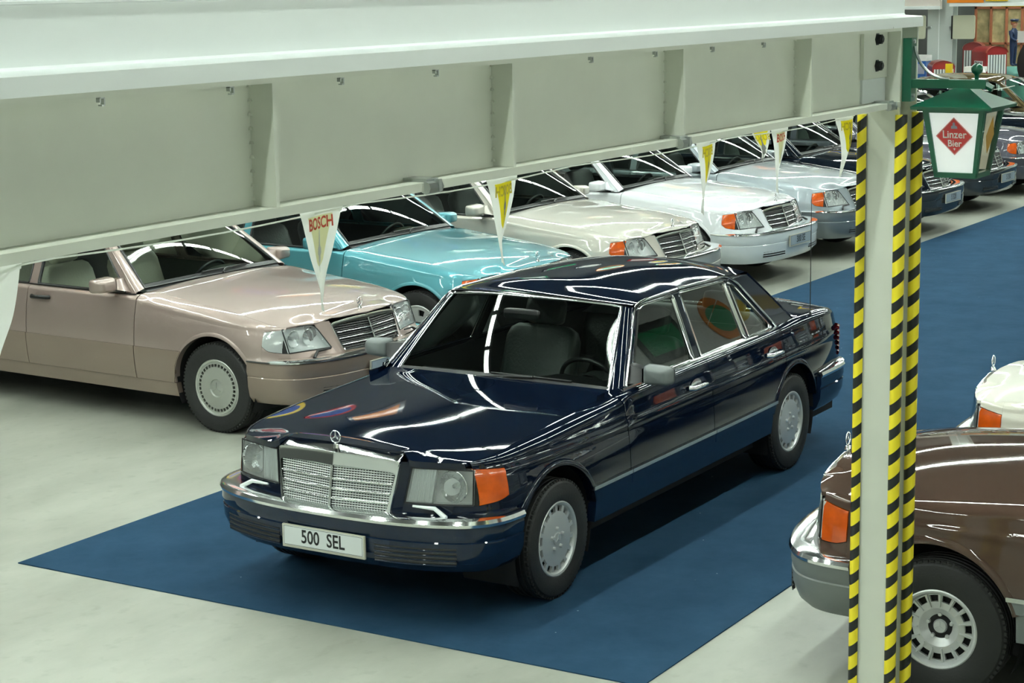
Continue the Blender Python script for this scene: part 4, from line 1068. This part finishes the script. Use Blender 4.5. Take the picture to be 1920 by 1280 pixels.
def pennant(x, y, z, style, label, H=.246, Wd=.185, curl=.02, seed=0):
    rn = random.Random(seed)
    root = link('pennant', None, label=label, cat='pennant', group=None); root.location = (x, y, z)
    ph = rn.uniform(0, 6); c1 = curl*rn.choice((-1, 1))
    def S(u, v, lift=0.):   # u -1..1 (towards image right = -x), v 0 top ..1 tip
        wv = Wd/2*((1-v)*(1-.40*sstep(.4, .9, v)))+.0015
        yy = .012*sin(2.2*u+ph)*(1-v*.5)+.02*sin(3*v+ph)*v
        return (-u*wv + c1*v**4, yy+lift+(.006*sin(pi*v)), -v*H*(1-.02*u))
    m = MB().grid([[S(u, v) for u in linspace(-1, 1, 11)] for v in linspace(0, 1, 18)])
    hem = MB().grid([[S(u, v, .002) for u in linspace(-1.03, 1.03, 9)] for v in (-.03, .045)])
    link('cloth', m.mesh('cloth', 60), 'pennant_white', root)
    link('hem', hem.mesh('hem', 60), 'pennant_white', root)
    def overlay(nm, pts, F, mt, lift=.0015): link(nm, newmesh(nm, [S(u, v, lift) for u, v in pts], F, 60), mt, root)
    if style == 'plain': return root
    v0, v1 = .05, (.58 if style != 'bosch' else .56)
    rows = []
    for t in linspace(0, 1, 10):
        v = lerp(v0, v1, t); q = lerp(.70, .42, t) if t < .98 else .16
        rows.append([(u*q, v) for u in (-1, -.5, 0, .5, 1)])
    V = [p for r in rows for p in r]; F = [(i*5+j, i*5+j+1, (i+1)*5+j+1, (i+1)*5+j) for i in range(9) for j in range(4)]
    overlay('printed_panel', V, F, 'pennant_yellow' if style == 'yellow' else 'pennant_pale')
    def uv(xm, zm):   # metric print coordinates -> (u, v)
        v = -zm/H; wv = Wd/2*((1-v)*(1-.40*sstep(.4, .9, v)))+.0015
        return (xm/wv, v)
    if style == 'plain': return root
    tv, tf = text_data('BOSCH', .040, .95, .0010)
    if style == 'bosch': overlay('lettering', [uv(a, b-.032) for a, b in tv], tf, 'bosch_red', .003)
    else: overlay('lettering', [uv(-a, b-.036) for a, b in tv], tf, 'ghost_yellow', .0022)
    # spark plug print
    pl = [(0, -.022), (.002, -.03), (.004, -.06), (.005, -.066), (.010, -.072), (.011, -.084), (.006, -.09), (.006, -.104), (.003, -.106), (.002, -.128), (0, -.134)]
    top = .0 if style == 'yellow' else -.022
    pts = [(a, b+top) for a, b in pl]; pts = pts+[(-a, b) for a, b in reversed(pts[1:-1])]
    n = len(pl); F = [(i, i+1, 2*n-2-i-1, 2*n-2-i) for i in range(1, n-2)]+[(0, 1, 2*n-3)]+[(n-2, n-1, n)]
    overlay('spark_plug_print', [uv(a, b) for a, b in pts], F, 'plug_grey' if style == 'yellow' else 'plug_light', .0026)
    return root
pennant(5.70, YS, ZP, 'plain', 'plain white pennant hanging before the rose coloured rear door', seed=3)
pennant(4.615, YS, ZP, 'bosch', 'white pennant with red lettering hanging over the rose sedan hood', curl=.012, seed=5)
pennant(3.765, YS, ZP, 'yellow', 'yellow spark plug pennant hanging over the turquoise sedan hood', curl=-.012, seed=9)
pennant(2.445, YS, ZP, 'yellow', 'yellow spark plug pennant hanging over the white sedan hood', curl=.012, seed=9)
pennant(1.83, YS, ZP, 'bosch', 'white pennant with red lettering hanging before the silver grey hood', H=.235, curl=-.006, seed=11)
pennant(1.19, YS, ZP, 'yellow', 'yellow spark plug pennant close beside the striped steel column', H=.235, curl=-.004, seed=13)
pennant(.66, 2.30, 2.55, 'yellow', 'small straight white and yellow pennant on the rear string', H=.125, Wd=.17, curl=0, seed=2)

# ================================================================ CARS
pr126 = build_car(P126)
def variant(pr, P, style, R, rim_r, mt):
    t, r, b = make_wheel(P, style, R, rim_r); q = Proto(); q.parts = [dict(p) for p in pr.parts]
    for p in q.parts:
        if p['name'] == 'wheel': p['me'] = t
        if p['name'] == 'rim': p['me'] = r; p['mat'] = mt
        if p['name'] == 'rim_backing': p['me'] = b
    return q
pr126b = variant(pr126, P126, 'bundt', .32, .184, 'alloy')
pr140 = build_car(P140)
pr140b = variant(pr140, P140, 'oval', .335, .21, 'alloy')
def plate(root, txt, x, z, mt, sz=.088, sx=.80, dx=0.):
    g = .26
    p = link('number_plate', MB().box((x, 0, z), (.012, .52, .12)).mesh('number_plate', 0), 'plate_frame', root)
    link('plate_face', MB().box((x+.0065, 0, z+.004), (.003, .505, .103)).mesh('plate_face', 0), mt, p)
    m = MB()
    for (a, b_, c, d) in ((-.248, .248, .050, .052), (-.248, .248, -.047, -.045), (-.248, -.246, -.047, .052), (.246, .248, -.047, .052)): m.add([(x+.0085, a, z+c+.001), (x+.0085, b_, z+c+.001), (x+.0085, b_, z+d+.001), (x+.0085, a, z+d+.001)], [(0, 1, 2, 3)])
    link('plate_border', m.mesh('plate_border', 0), 'plate_ink', p)
    V, F = text_data(txt, sz*1.12, sx, .0018)
    link('lettering', newmesh('plate_text', [(x+.009, a+dx, z+b_+.004) for a, b_ in V], F, 0), 'plate_ink', p)
def mats(pt, cl, seat='leather_black', dash='black_trim', ind='amber', bump=None, liner='leather_grey'):
    return dict(paint=pt, clad=cl, seat=seat, dash=dash, indicator=ind, bumper=bump or cl, liner=liner)
R90 = radians(88.2)
GRP = None
root, _ = spawn(pr126, 'sedan_car', 0, 0, 0, mats('paint_navy', 'paint_navy_clad'), 'dark navy blue sedan with chrome grille standing on the blue carpet', z=.0096)
plate(root, '500  SEL', .876, .413, 'plate_white')
m = MB(); m.tube([(-3.51, .80, .955), (-3.512, .80, 1.74)], .0028, 6, rads=[.004, .0022]); m.lathe([(0, .03), (.006, .028), (.012, 0), (.014, -.01)], 10, 'z', (-3.51, .80, .955))
link('antenna', m.mesh('antenna', 50), 'black_trim', root)
root, _ = spawn(pr126b, 'sedan_car', -.472, 3.038, radians(-88.7), mats('paint_brown', 'bumper_grey', seat='leather_cream'), 'dark brown sedan with grey lower bumper behind the striped column')
root, _ = spawn(pr126b, 'sedan_car', -2.70, 3.064, radians(-90), mats('paint_cream', 'paint_cream', seat='leather_cream'), 'cream white sedan nose parked beyond the dark brown sedan')
for (x, pt, lab) in ((-4.95, 'paint_black', 'unseen black sedan added for reflections next to the cream sedan'), (-7.2, 'paint_navy', 'unseen navy sedan added for reflections further along the facing row'), (-9.45, 'paint_bronze', 'unseen bronze sedan added for reflections at the facing row end')):  # cars out of view, added to darken reflections in the navy doors
    spawn(pr126b, 'sedan_car', x, 3.06, radians(-90), mats(pt, pt), lab)
rose, _ = spawn(pr140, 'sedan_car', -3.03, -3.205, radians(87.4), mats('paint_rose', 'paint_rose_clad', seat='leather_cream', dash='leather_grey', ind='lens_solid', liner='leather_cream'), 'metallic rose beige sedan with plastic wheel covers and clear indicators')
plate(rose, 'S 280', .925, .455, 'plate_grey')
row = [(-5.665, -3.24, 'paint_teal', 'paint_teal_clad', None, 'turquoise blue sedan parked between the rose and champagne sedans', 'leather_black'),
       (-8.262, -3.256, 'paint_beige', 'paint_beige_clad', None, 'champagne silver sedan with orange indicators beside the white sedan', 'leather_grey'),
       (-10.665, -3.227, 'paint_white', 'paint_white_clad', '300 SE', 'bright white sedan with orange indicators and grey number plate', 'leather_black'),
       (-12.93, -3.17, 'paint_silver', 'paint_silver_clad', None, 'silver grey sedan with darker grey bumper next to the white sedan', 'leather_grey'),
       (-15.12, -3.05, 'paint_black', 'paint_black_clad', 'S 320', 'blue black sedan with chrome slatted grille behind the striped column', 'leather_black'),
       (-17.79, -3.175, 'paint_graphite', 'paint_black_clad', 'S 350', 'dark sedan with black bumper half hidden by the green lantern', 'leather_black'),
       (-20.2, -3.15, 'paint_graphite', 'paint_graphite_clad', None, 'graphite grey sedan with orange indicator right of the green lantern', 'leather_black'),
       (-22.7, -3.2, 'paint_black', 'paint_black_clad', None, 'black sedan roof between the graphite and the bronze sedan', 'leather_black'),
       (-25.3, -3.2, 'paint_bronze', 'paint_bronze_clad', None, 'glossy bronze brown sedan parked far down the row', 'leather_black'),
       ]
for (x, y, pt, cl, txt, lab, seat) in row:
    r, _ = spawn(pr140b, 'sedan_car', x, y, R90, mats(pt, cl, seat=seat), lab)
    if txt: plate(r, txt, .925, .455, 'plate_grey')

# ================================================================ SIGNS ON THE WALLS
sign_cols = dict(red=(.45, .02, .02), yellow=(.75, .52, .02), blue=(.02, .06, .30), white=(.75, .76, .72), green=(.01, .28, .10), orange=(.75, .22, .02), black=(.02, .02, .02))
for k, c in sign_cols.items(): mat('enamel_'+k, c, .25, 0, .5)
def sign(x, y, z, wd, h, shape, c1, c2, txt, label, facing):
    o = link('enamel_sign', None, label=label, cat='sign'); o.location = (x, y, z)
    o.rotation_euler = (0, 0, {'+y': 0, '-y': pi, '+x': -pi/2}[facing])
    # local: face looks to +y, its right-hand reading direction is -x
    out = [(-wd/2, -h/2), (wd/2, -h/2), (wd/2, h/2), (-wd/2, h/2)] if shape == 'rect' else [(wd/2*cos(a), h/2*sin(a)) for a in linspace(0, 2*pi, 33)[:-1]]
    def slab(pts, y0, y1):
        n = len(pts); return MB().add([(a, y0, b) for a, b in pts]+[(a, y1, b) for a, b in pts], [tuple(range(n)), tuple(range(n, 2*n))]+[(i, (i+1) % n, n+(i+1) % n, n+i) for i in range(n)])
    link('sign_plate', slab(out, 0, .03).mesh('sign_plate', 0), 'enamel_'+c1, o)
    inn = [(a*.82, b*.62) for a, b in out] if txt is None or shape == 'rect' else [(a*.9, b*.82) for a, b in out]
    link('sign_field', slab(inn, .03, .034).mesh('sign_field', 0), 'enamel_'+c2, o)
    if txt:
        V, F = text_data(txt, h*.5, 1.0, .01)
        link('lettering', newmesh('sign_text', [(-a, .036, b) for a, b in V], F, 0), 'enamel_white' if c2 != 'white' else 'enamel_blue', o)
combos = [('oval', 'white', 'red', 'ELAN'), ('rect', 'white', 'blue', 'FINA')]
RN = random.Random(4); allc = [(a, b, c, None) for a in ('rect', 'rect', 'oval') for b in sign_cols for c in sign_cols if b != c and not (a, b, c) in (('oval', 'white', 'red'), ('rect', 'white', 'blue'))]
allc = sorted(set(allc)); RN.shuffle(allc); combos += allc[:24]
for wall, yy, fc, x0, dx in (('back', -9.79, '+y', 2.5, -1.35), ('gallery', 9.49, '-y', 2.0, -1.4)):
    for i, (sh, c1, c2, tx) in enumerate(combos):
        x = x0+dx*i; z = (3.35+1.15*(i % 3) if wall == 'back' else 4.0+1.2*(i % 2))+RN.uniform(0, .2)
        lab = f"{c1} {'oval' if sh == 'oval' else 'rectangular'} enamel sign with {c2} field" + (f" reading {tx}" if tx and wall == 'back' else '') + f" on the {wall} wall"
        sign(x, yy, z, RN.uniform(1.1, 1.9), RN.uniform(.7, 1.0), sh, c1, c2, tx if wall == 'back' else None, lab, fc)

# ================================================================ FAR END OF THE HALL
mat('far_white', (.55, .60, .57), .5); mat('far_pink', (.66, .60, .55), .5)
mat('machine_red', (.30, .018, .018), .35, 0, .5); mat('machine_pink', (.50, .10, .07), .4)
mat('cabinet_wood', (.45, .16, .08), .5); mat('cabinet_tan', (.50, .42, .22), .5, var=.35, vscale=5)
mat('board_cream', (.55, .56, .42), .5); mat('pump_blue', (.03, .12, .40), .3, 0, .5)
mat('uniform_navy', (.012, .035, .10), .4); mat('skin', (.55, .28, .18), .5); mat('teal_paint', (.13, .38, .32), .4)
FX = -33.0
def far(name, mb, mt, label, cat, smooth=0): return link(name, mb.mesh(name, smooth), mt, label=label, cat=cat)
o = link('hall_column', None, label='pale grey steel hall column behind the red machines', cat='column'); o.location = (FX, -8.49, 0)
link('flange', MB().box((.16, 0, 3.32), (.03, .56, 6.64)).box((-.16, 0, 3.32), (.03, .56, 6.64)).mesh('flange', 0), 'far_white', o)
link('web', MB().box((0, 0, 3.32), (.30, .04, 6.64)).mesh('web', 0), 'far_white', o)
link('seam', MB().box((.178, -.02, 3.32), (.006, .02, 6.64)).mesh('seam', 0), 'steel_bright', o)
for (ya, yb, za, zb_, mt, lab) in ((-9.7, -8.36, 2.50, 3.3, 'far_pink', 'pale pinkish gallery fascia left of the hall column'), (-8.14, -3.0, 2.56, 3.3, 'far_white', 'white gallery fascia with orange and yellow signs')):
    r = link('gallery_fascia', None, label=lab, cat='beam'); r.location = (FX+.5, (ya+yb)/2, za)
    link('fascia_board', MB().box((0, 0, (zb_-za)/2), (.12, yb-ya, zb_-za)).mesh('fascia_board', 0), mt, r)
    link('lip', MB().box((.08, 0, .03), (.06, yb-ya, .07)).mesh('lip', 0), 'steel_bright', r)
far('fascia_sign', MB().box((FX+.60, -7.79, 2.78), (.04, .80, .30)), 'enamel_orange', 'orange sign on the white gallery fascia', 'sign')
far('fascia_sign', MB().box((FX+.60, -7.10, 2.80), (.04, .48, .28)), 'enamel_yellow', 'yellow sign beside the orange sign on the gallery fascia', 'sign')
# support posts so that the fascia stands on something
for (y, lab) in ((-9.6, 'slim white post carrying the pinkish gallery fascia'), (-3.1, 'slim white post carrying the white gallery fascia')):
    far('gallery_post', MB().box((FX+.5, y, 1.25), (.12, .12, 2.5)), 'far_white', lab, 'post')
def board(y0, y1, label):
    pts = round_poly([(y0, 1.85), (y1, 1.85), (y1, 2.36), (y0, 2.36)], .05, 4); n = len(pts)
    o = link('notice_board', None, label=label, cat='board'); o.location = (FX+.25, (y0+y1)/2, 1.85)
    m = MB().add([(.0, a-(y0+y1)/2, b-1.85) for a, b in pts]+[(.05, a-(y0+y1)/2, b-1.85) for a, b in pts], [tuple(range(n)), tuple(range(n, 2*n))]+[(i, (i+1) % n, n+(i+1) % n, n+i) for i in range(n)])
    link('board_panel', m.mesh('board_panel', 0), 'board_cream', o)
    link('board_edge', MB().box((.02, (y0-y1)/2-.01, .25), (.10, .03, .50)).mesh('board_edge', 0), 'black_trim', o)
    link('bracket', MB().box((-.05, -.2 if y1 > -8.3 else .2, .25), (.06, .3, .04)).mesh('bracket', 0), 'galv', o)
board(-8.16, -7.67, 'cream rounded board right of the pale hall column')
board(-9.28, -8.78, 'cream rounded board left of the pale hall column')
# glazed cabinet
cab = link('display_cabinet', None, label='tall tan display cabinet with orange brown wooden posts', cat='cabinet'); cab.location = (FX-2.5, -7.1, 0)
link('cabinet_body', MB().box((-.2, 0, 1.25), (.4, 2.9, 2.5)).mesh('cabinet_body', 0), 'cabinet_tan', cab)
for k in range(9): link('cabinet_post', MB().box((.03, -1.45+k*.3625, 1.25), (.06, .05, 2.5)).mesh('cabinet_post', 0), 'cabinet_wood', cab)
for z in (1.66, 2.47): link('cabinet_rail', MB().box((.035, 0, z), (.05, 2.95, .05)).mesh('cabinet_rail', 0), 'cabinet_wood', cab)
link('top_strip', MB().box((.05, -.25, 2.55), (.04, 1.2, .11)).mesh('top_strip', 0), 'enamel_yellow', cab)
# red machines
def machine(x, y, top, rot, sc, label, text=None):
    o = link('tractor', None, label=label, cat='tractor'); o.location = (x, y, 0); o.rotation_euler = (0, 0, rot)
    w_, L = .50*sc, .31*sc; h0 = .75; prof = [(-w_/2, h0), (w_/2, h0), (w_/2, top-.14)]+[(w_/2*cos(a), top-.14+.14*sin(a)) for a in linspace(.15, pi-.15, 9)]+[(-w_/2, top-.14)]
    n = len(prof); V = [(L, a, b) for a, b in prof]+[(-L, a, b) for a, b in prof]
    link('engine_hood', MB().add(V, [tuple(range(n)), tuple(range(n, 2*n))]+[(i, (i+1) % n, n+(i+1) % n, n+i) for i in range(n)]).mesh('engine_hood', 40), 'machine_red', o)
    rows = [[(L+e, a*1.03, top-.14+.155*sin(t)) for t, a in ((t, w_/2*cos(t)) for t in linspace(0, pi, 11))] for e in (-.02, .05)]
    link('hood_rim', MB().grid(rows).mesh('hood_rim', 40), 'machine_pink', o)
    m = MB()
    for k in range(7): m.box((L+.012, -w_*.40+k*w_*.8/6, (h0+top-.18)/2), (.02, .03, top-.18-h0))
    link('radiator_grille', m.mesh('radiator_grille', 0), 'lamp_house', o, kind='stuff')
    link('radiator_core', MB().box((L+.003, 0, (h0+top-.18)/2), (.01, w_*.86, top-.18-h0)).mesh('radiator_core', 0), 'bumper_grey', o)
    link('chassis', MB().box((-.1, 0, .62), (2*L+.1, w_*.7, .30)).mesh('chassis', 0), 'black_trim', o)
    for (wx, wr) in ((L*.9, .30), (-L*.9-.1, .30)):
        for s in (-1, 1):
            k = link('wheel', MB().lathe([(wr*.5, -.08), (wr*.92, -.09), (wr, -.05), (wr, .05), (wr*.92, .09), (wr*.5, .08)], 28).mesh('wheel', 40), 'rubber', o, loc=(wx, s*(w_/2+.06), wr))
            link('wheel_disc', MB().lathe([(0, .05), (wr*.2, .05), (wr*.52, .02)], 20).lathe([(0, -.05), (wr*.2, -.05), (wr*.52, -.02)], 20).mesh('wheel_disc', 40), 'board_cream', k)
            link('axle', MB().tube([(wx, s*w_*.3, wr), (wx, s*(w_/2+.05), wr)], .05, 8).mesh('axle', 40), 'black_trim', o)
    if text:
        link('name_badge', MB().box((0, -w_/2-.006, top-.37), (.34, .012, .11)).mesh('name_badge', 0), 'print_white', o)
        V, F = text_data(text, .10, 1.0, .004)
        link('lettering', newmesh('badge_text', [(a, -w_/2-.0135, top-.37+b) for a, b in V], F, 0), 'plate_ink', o)
    return o
machine(FX+.2, -7.36, 1.70, radians(48), 1.0, 'dark red machine hood with white name badge below the cabinet', 'Divinol')
machine(FX-1.2, -8.15, 1.74, radians(12), .9, 'dark red machine partly hidden behind the pale hall column')
machine(FX+1.4, -8.02, 1.44, radians(30), .95, 'small low red machine with a yellow hose in front of the column')
far('yellow_stand', MB().box((FX+2.1, -7.60, .70), (.10, .13, 1.40)).box((FX+2.1, -7.60, .02), (.2, .2, .04)), 'enamel_yellow', 'narrow yellow stand between the red machines', 'stand')
def pump(y, x, top, label, disc):
    o = link('fuel_pump', None, label=label, cat='fuel pump'); o.location = (x, y, 0)
    link('pump_body', MB().box((0, 0, top*.45), (.32, .36, top*.9)).mesh('pump_body', 0), 'pump_blue', o)
    link('pump_cap', MB().box((0, 0, top*.93), (.34, .40, top*.08)).mesh('pump_cap', 0), 'print_white', o)
    link('pump_window', MB().box((.165, .02, top*.78), (.012, .26, top*.14)).mesh('pump_window', 0), 'print_grey', o)
    if disc: link('pump_globe', MB().lathe([(0, .05), (.13, .045), (.16, 0), (.13, -.045), (0, -.05)], 24, 'x', (.10, .10, top*.86)).mesh('pump_globe', 50), 'print_white', o)
pump(-8.78, FX+.55, 1.56, 'blue fuel pump with white cap left of the red machines', False)
pump(-7.20, FX+1.6, 1.36, 'blue fuel pump with round white globe before the red machine', True)
# figure of a person in uniform
def figure():
    V = [(0, 0, .50), (0, 0, .62), (0, 0, .76), (0, 0, .835), (.012, 0, .90), (.02, 0, .965),
         (0, .055, .48), (0, .058, .26), (-.005, .058, .045), (.07, .065, .025), (0, -.055, .48), (0, -.058, .26), (-.005, -.058, .045), (.07, -.065, .025),
         (0, .105, .755), (.02, .13, .62), (.12, .10, .565), (.17, .085, .57), (0, -.105, .755), (.02, -.13, .62), (.12, -.10, .565), (.17, -.085, .57)]
    E = [(0, 1), (1, 2), (2, 3), (3, 4), (4, 5), (0, 6), (6, 7), (7, 8), (8, 9), (0, 10), (10, 11), (11, 12), (12, 13), (2, 14), (14, 15), (15, 16), (16, 17), (2, 18), (18, 19), (19, 20), (20, 21)]
    Rr = [.085, .082, .088, .036, .066, .060, .06, .045, .034, .026, .06, .045, .034, .026, .045, .036, .028, .022, .045, .036, .028, .022]
    me = bpy.data.meshes.new('figure'); me.from_pydata(V, E, []); o = bpy.data.objects.new('figure_tmp', me); COL.objects.link(o)
    md = o.modifiers.new('skin', 'SKIN'); o.modifiers.new('sub', 'SUBSURF').levels = 2
    for v, r in zip(me.skin_vertices[0].data, Rr): v.radius = (r, r)
    me.skin_vertices[0].data[0].use_root = True
    bpy.context.view_layer.update()
    em = bpy.data.meshes.new_from_object(o.evaluated_get(bpy.context.evaluated_depsgraph_get()))
    bpy.data.objects.remove(o)
    em.materials.clear(); em.materials.append(MATS['uniform_navy']); em.materials.append(MATS['skin'])
    for p in em.polygons:
        c = p.center; p.use_smooth = True
        p.material_index = 1 if c.z > .84 or (c.x > .145 and c.z > .5) else 0
    return em
fig = link('person', None, label='painted figure of a person in dark blue uniform and peaked cap holding a white board', cat='person'); fig.location = (FX-1.0, -7.20, 1.21); fig.rotation_euler = (0, 0, radians(75))
b_ = bpy.data.objects.new('body', figure()); COL.objects.link(b_); b_.parent = fig
m = MB().lathe([(0, .055), (.085, .05), (.105, .03), (.075, .0), (.07, -.02)], 20, 'z', (.01, 0, .985)); m.box((.085, 0, .968), (.07, .10, .008)); link('peaked_cap', m.mesh('peaked_cap', 50), 'uniform_navy', fig)
link('cap_band', MB().lathe([(.073, 0), (.073, -.018)], 20, 'z', (.01, 0, .985)).mesh('cap_band', 50), 'enamel_yellow', fig)
m = MB().lathe([(0, .02), (.012, .012), (.014, -.012), (0, -.02)], 8, 'z', (.085, 0, .93)); link('nose', m.mesh('nose', 50), 'skin', fig)
link('hair', MB().lathe([(.071, .03), (.073, 0), (.06, -.05)], 16, 'z', (-.008, 0, .955)).mesh('hair', 50), 'cabinet_wood', fig)
far('message_board', MB().box((FX-.96, -6.99, 1.85), (.03, .22, .24)).box((FX-.96, -6.99, 1.975), (.035, .23, .02)), 'print_white', 'small white board held by the uniformed figure', 'board')
far('pedestal', MB().lathe([(0, 1.25), (.14, 1.245), (.24, 1.20), (.30, 1.08), (.31, .04), (0, .04)], 28, 'z', (FX-1.0, -7.20, -.04)), 'teal_paint', 'pale teal round pedestal under the uniformed figure', 'pedestal', 40)
o = link('spare_wheel', None, label='big black tyre with cream hub leaning behind the uniformed figure', cat='wheel'); o.location = (FX-.2, -6.15, 0)
link('tyre', MB().lathe([(.30, -.10), (.62, -.11), (.70, -.06), (.70, .06), (.62, .11), (.30, .10)], 32, 'x', (0, 0, 1.30)).mesh('tyre', 40), 'rubber', o)
link('hub', MB().lathe([(0, .06), (.12, .06), (.32, .03)], 20, 'x', (0, 0, 1.30)).mesh('hub', 40), 'board_cream', o)
link('wheel_stand', MB().box((0, 0, .31), (.3, .5, .62)).mesh('wheel_stand', 0), 'machine_red', o)
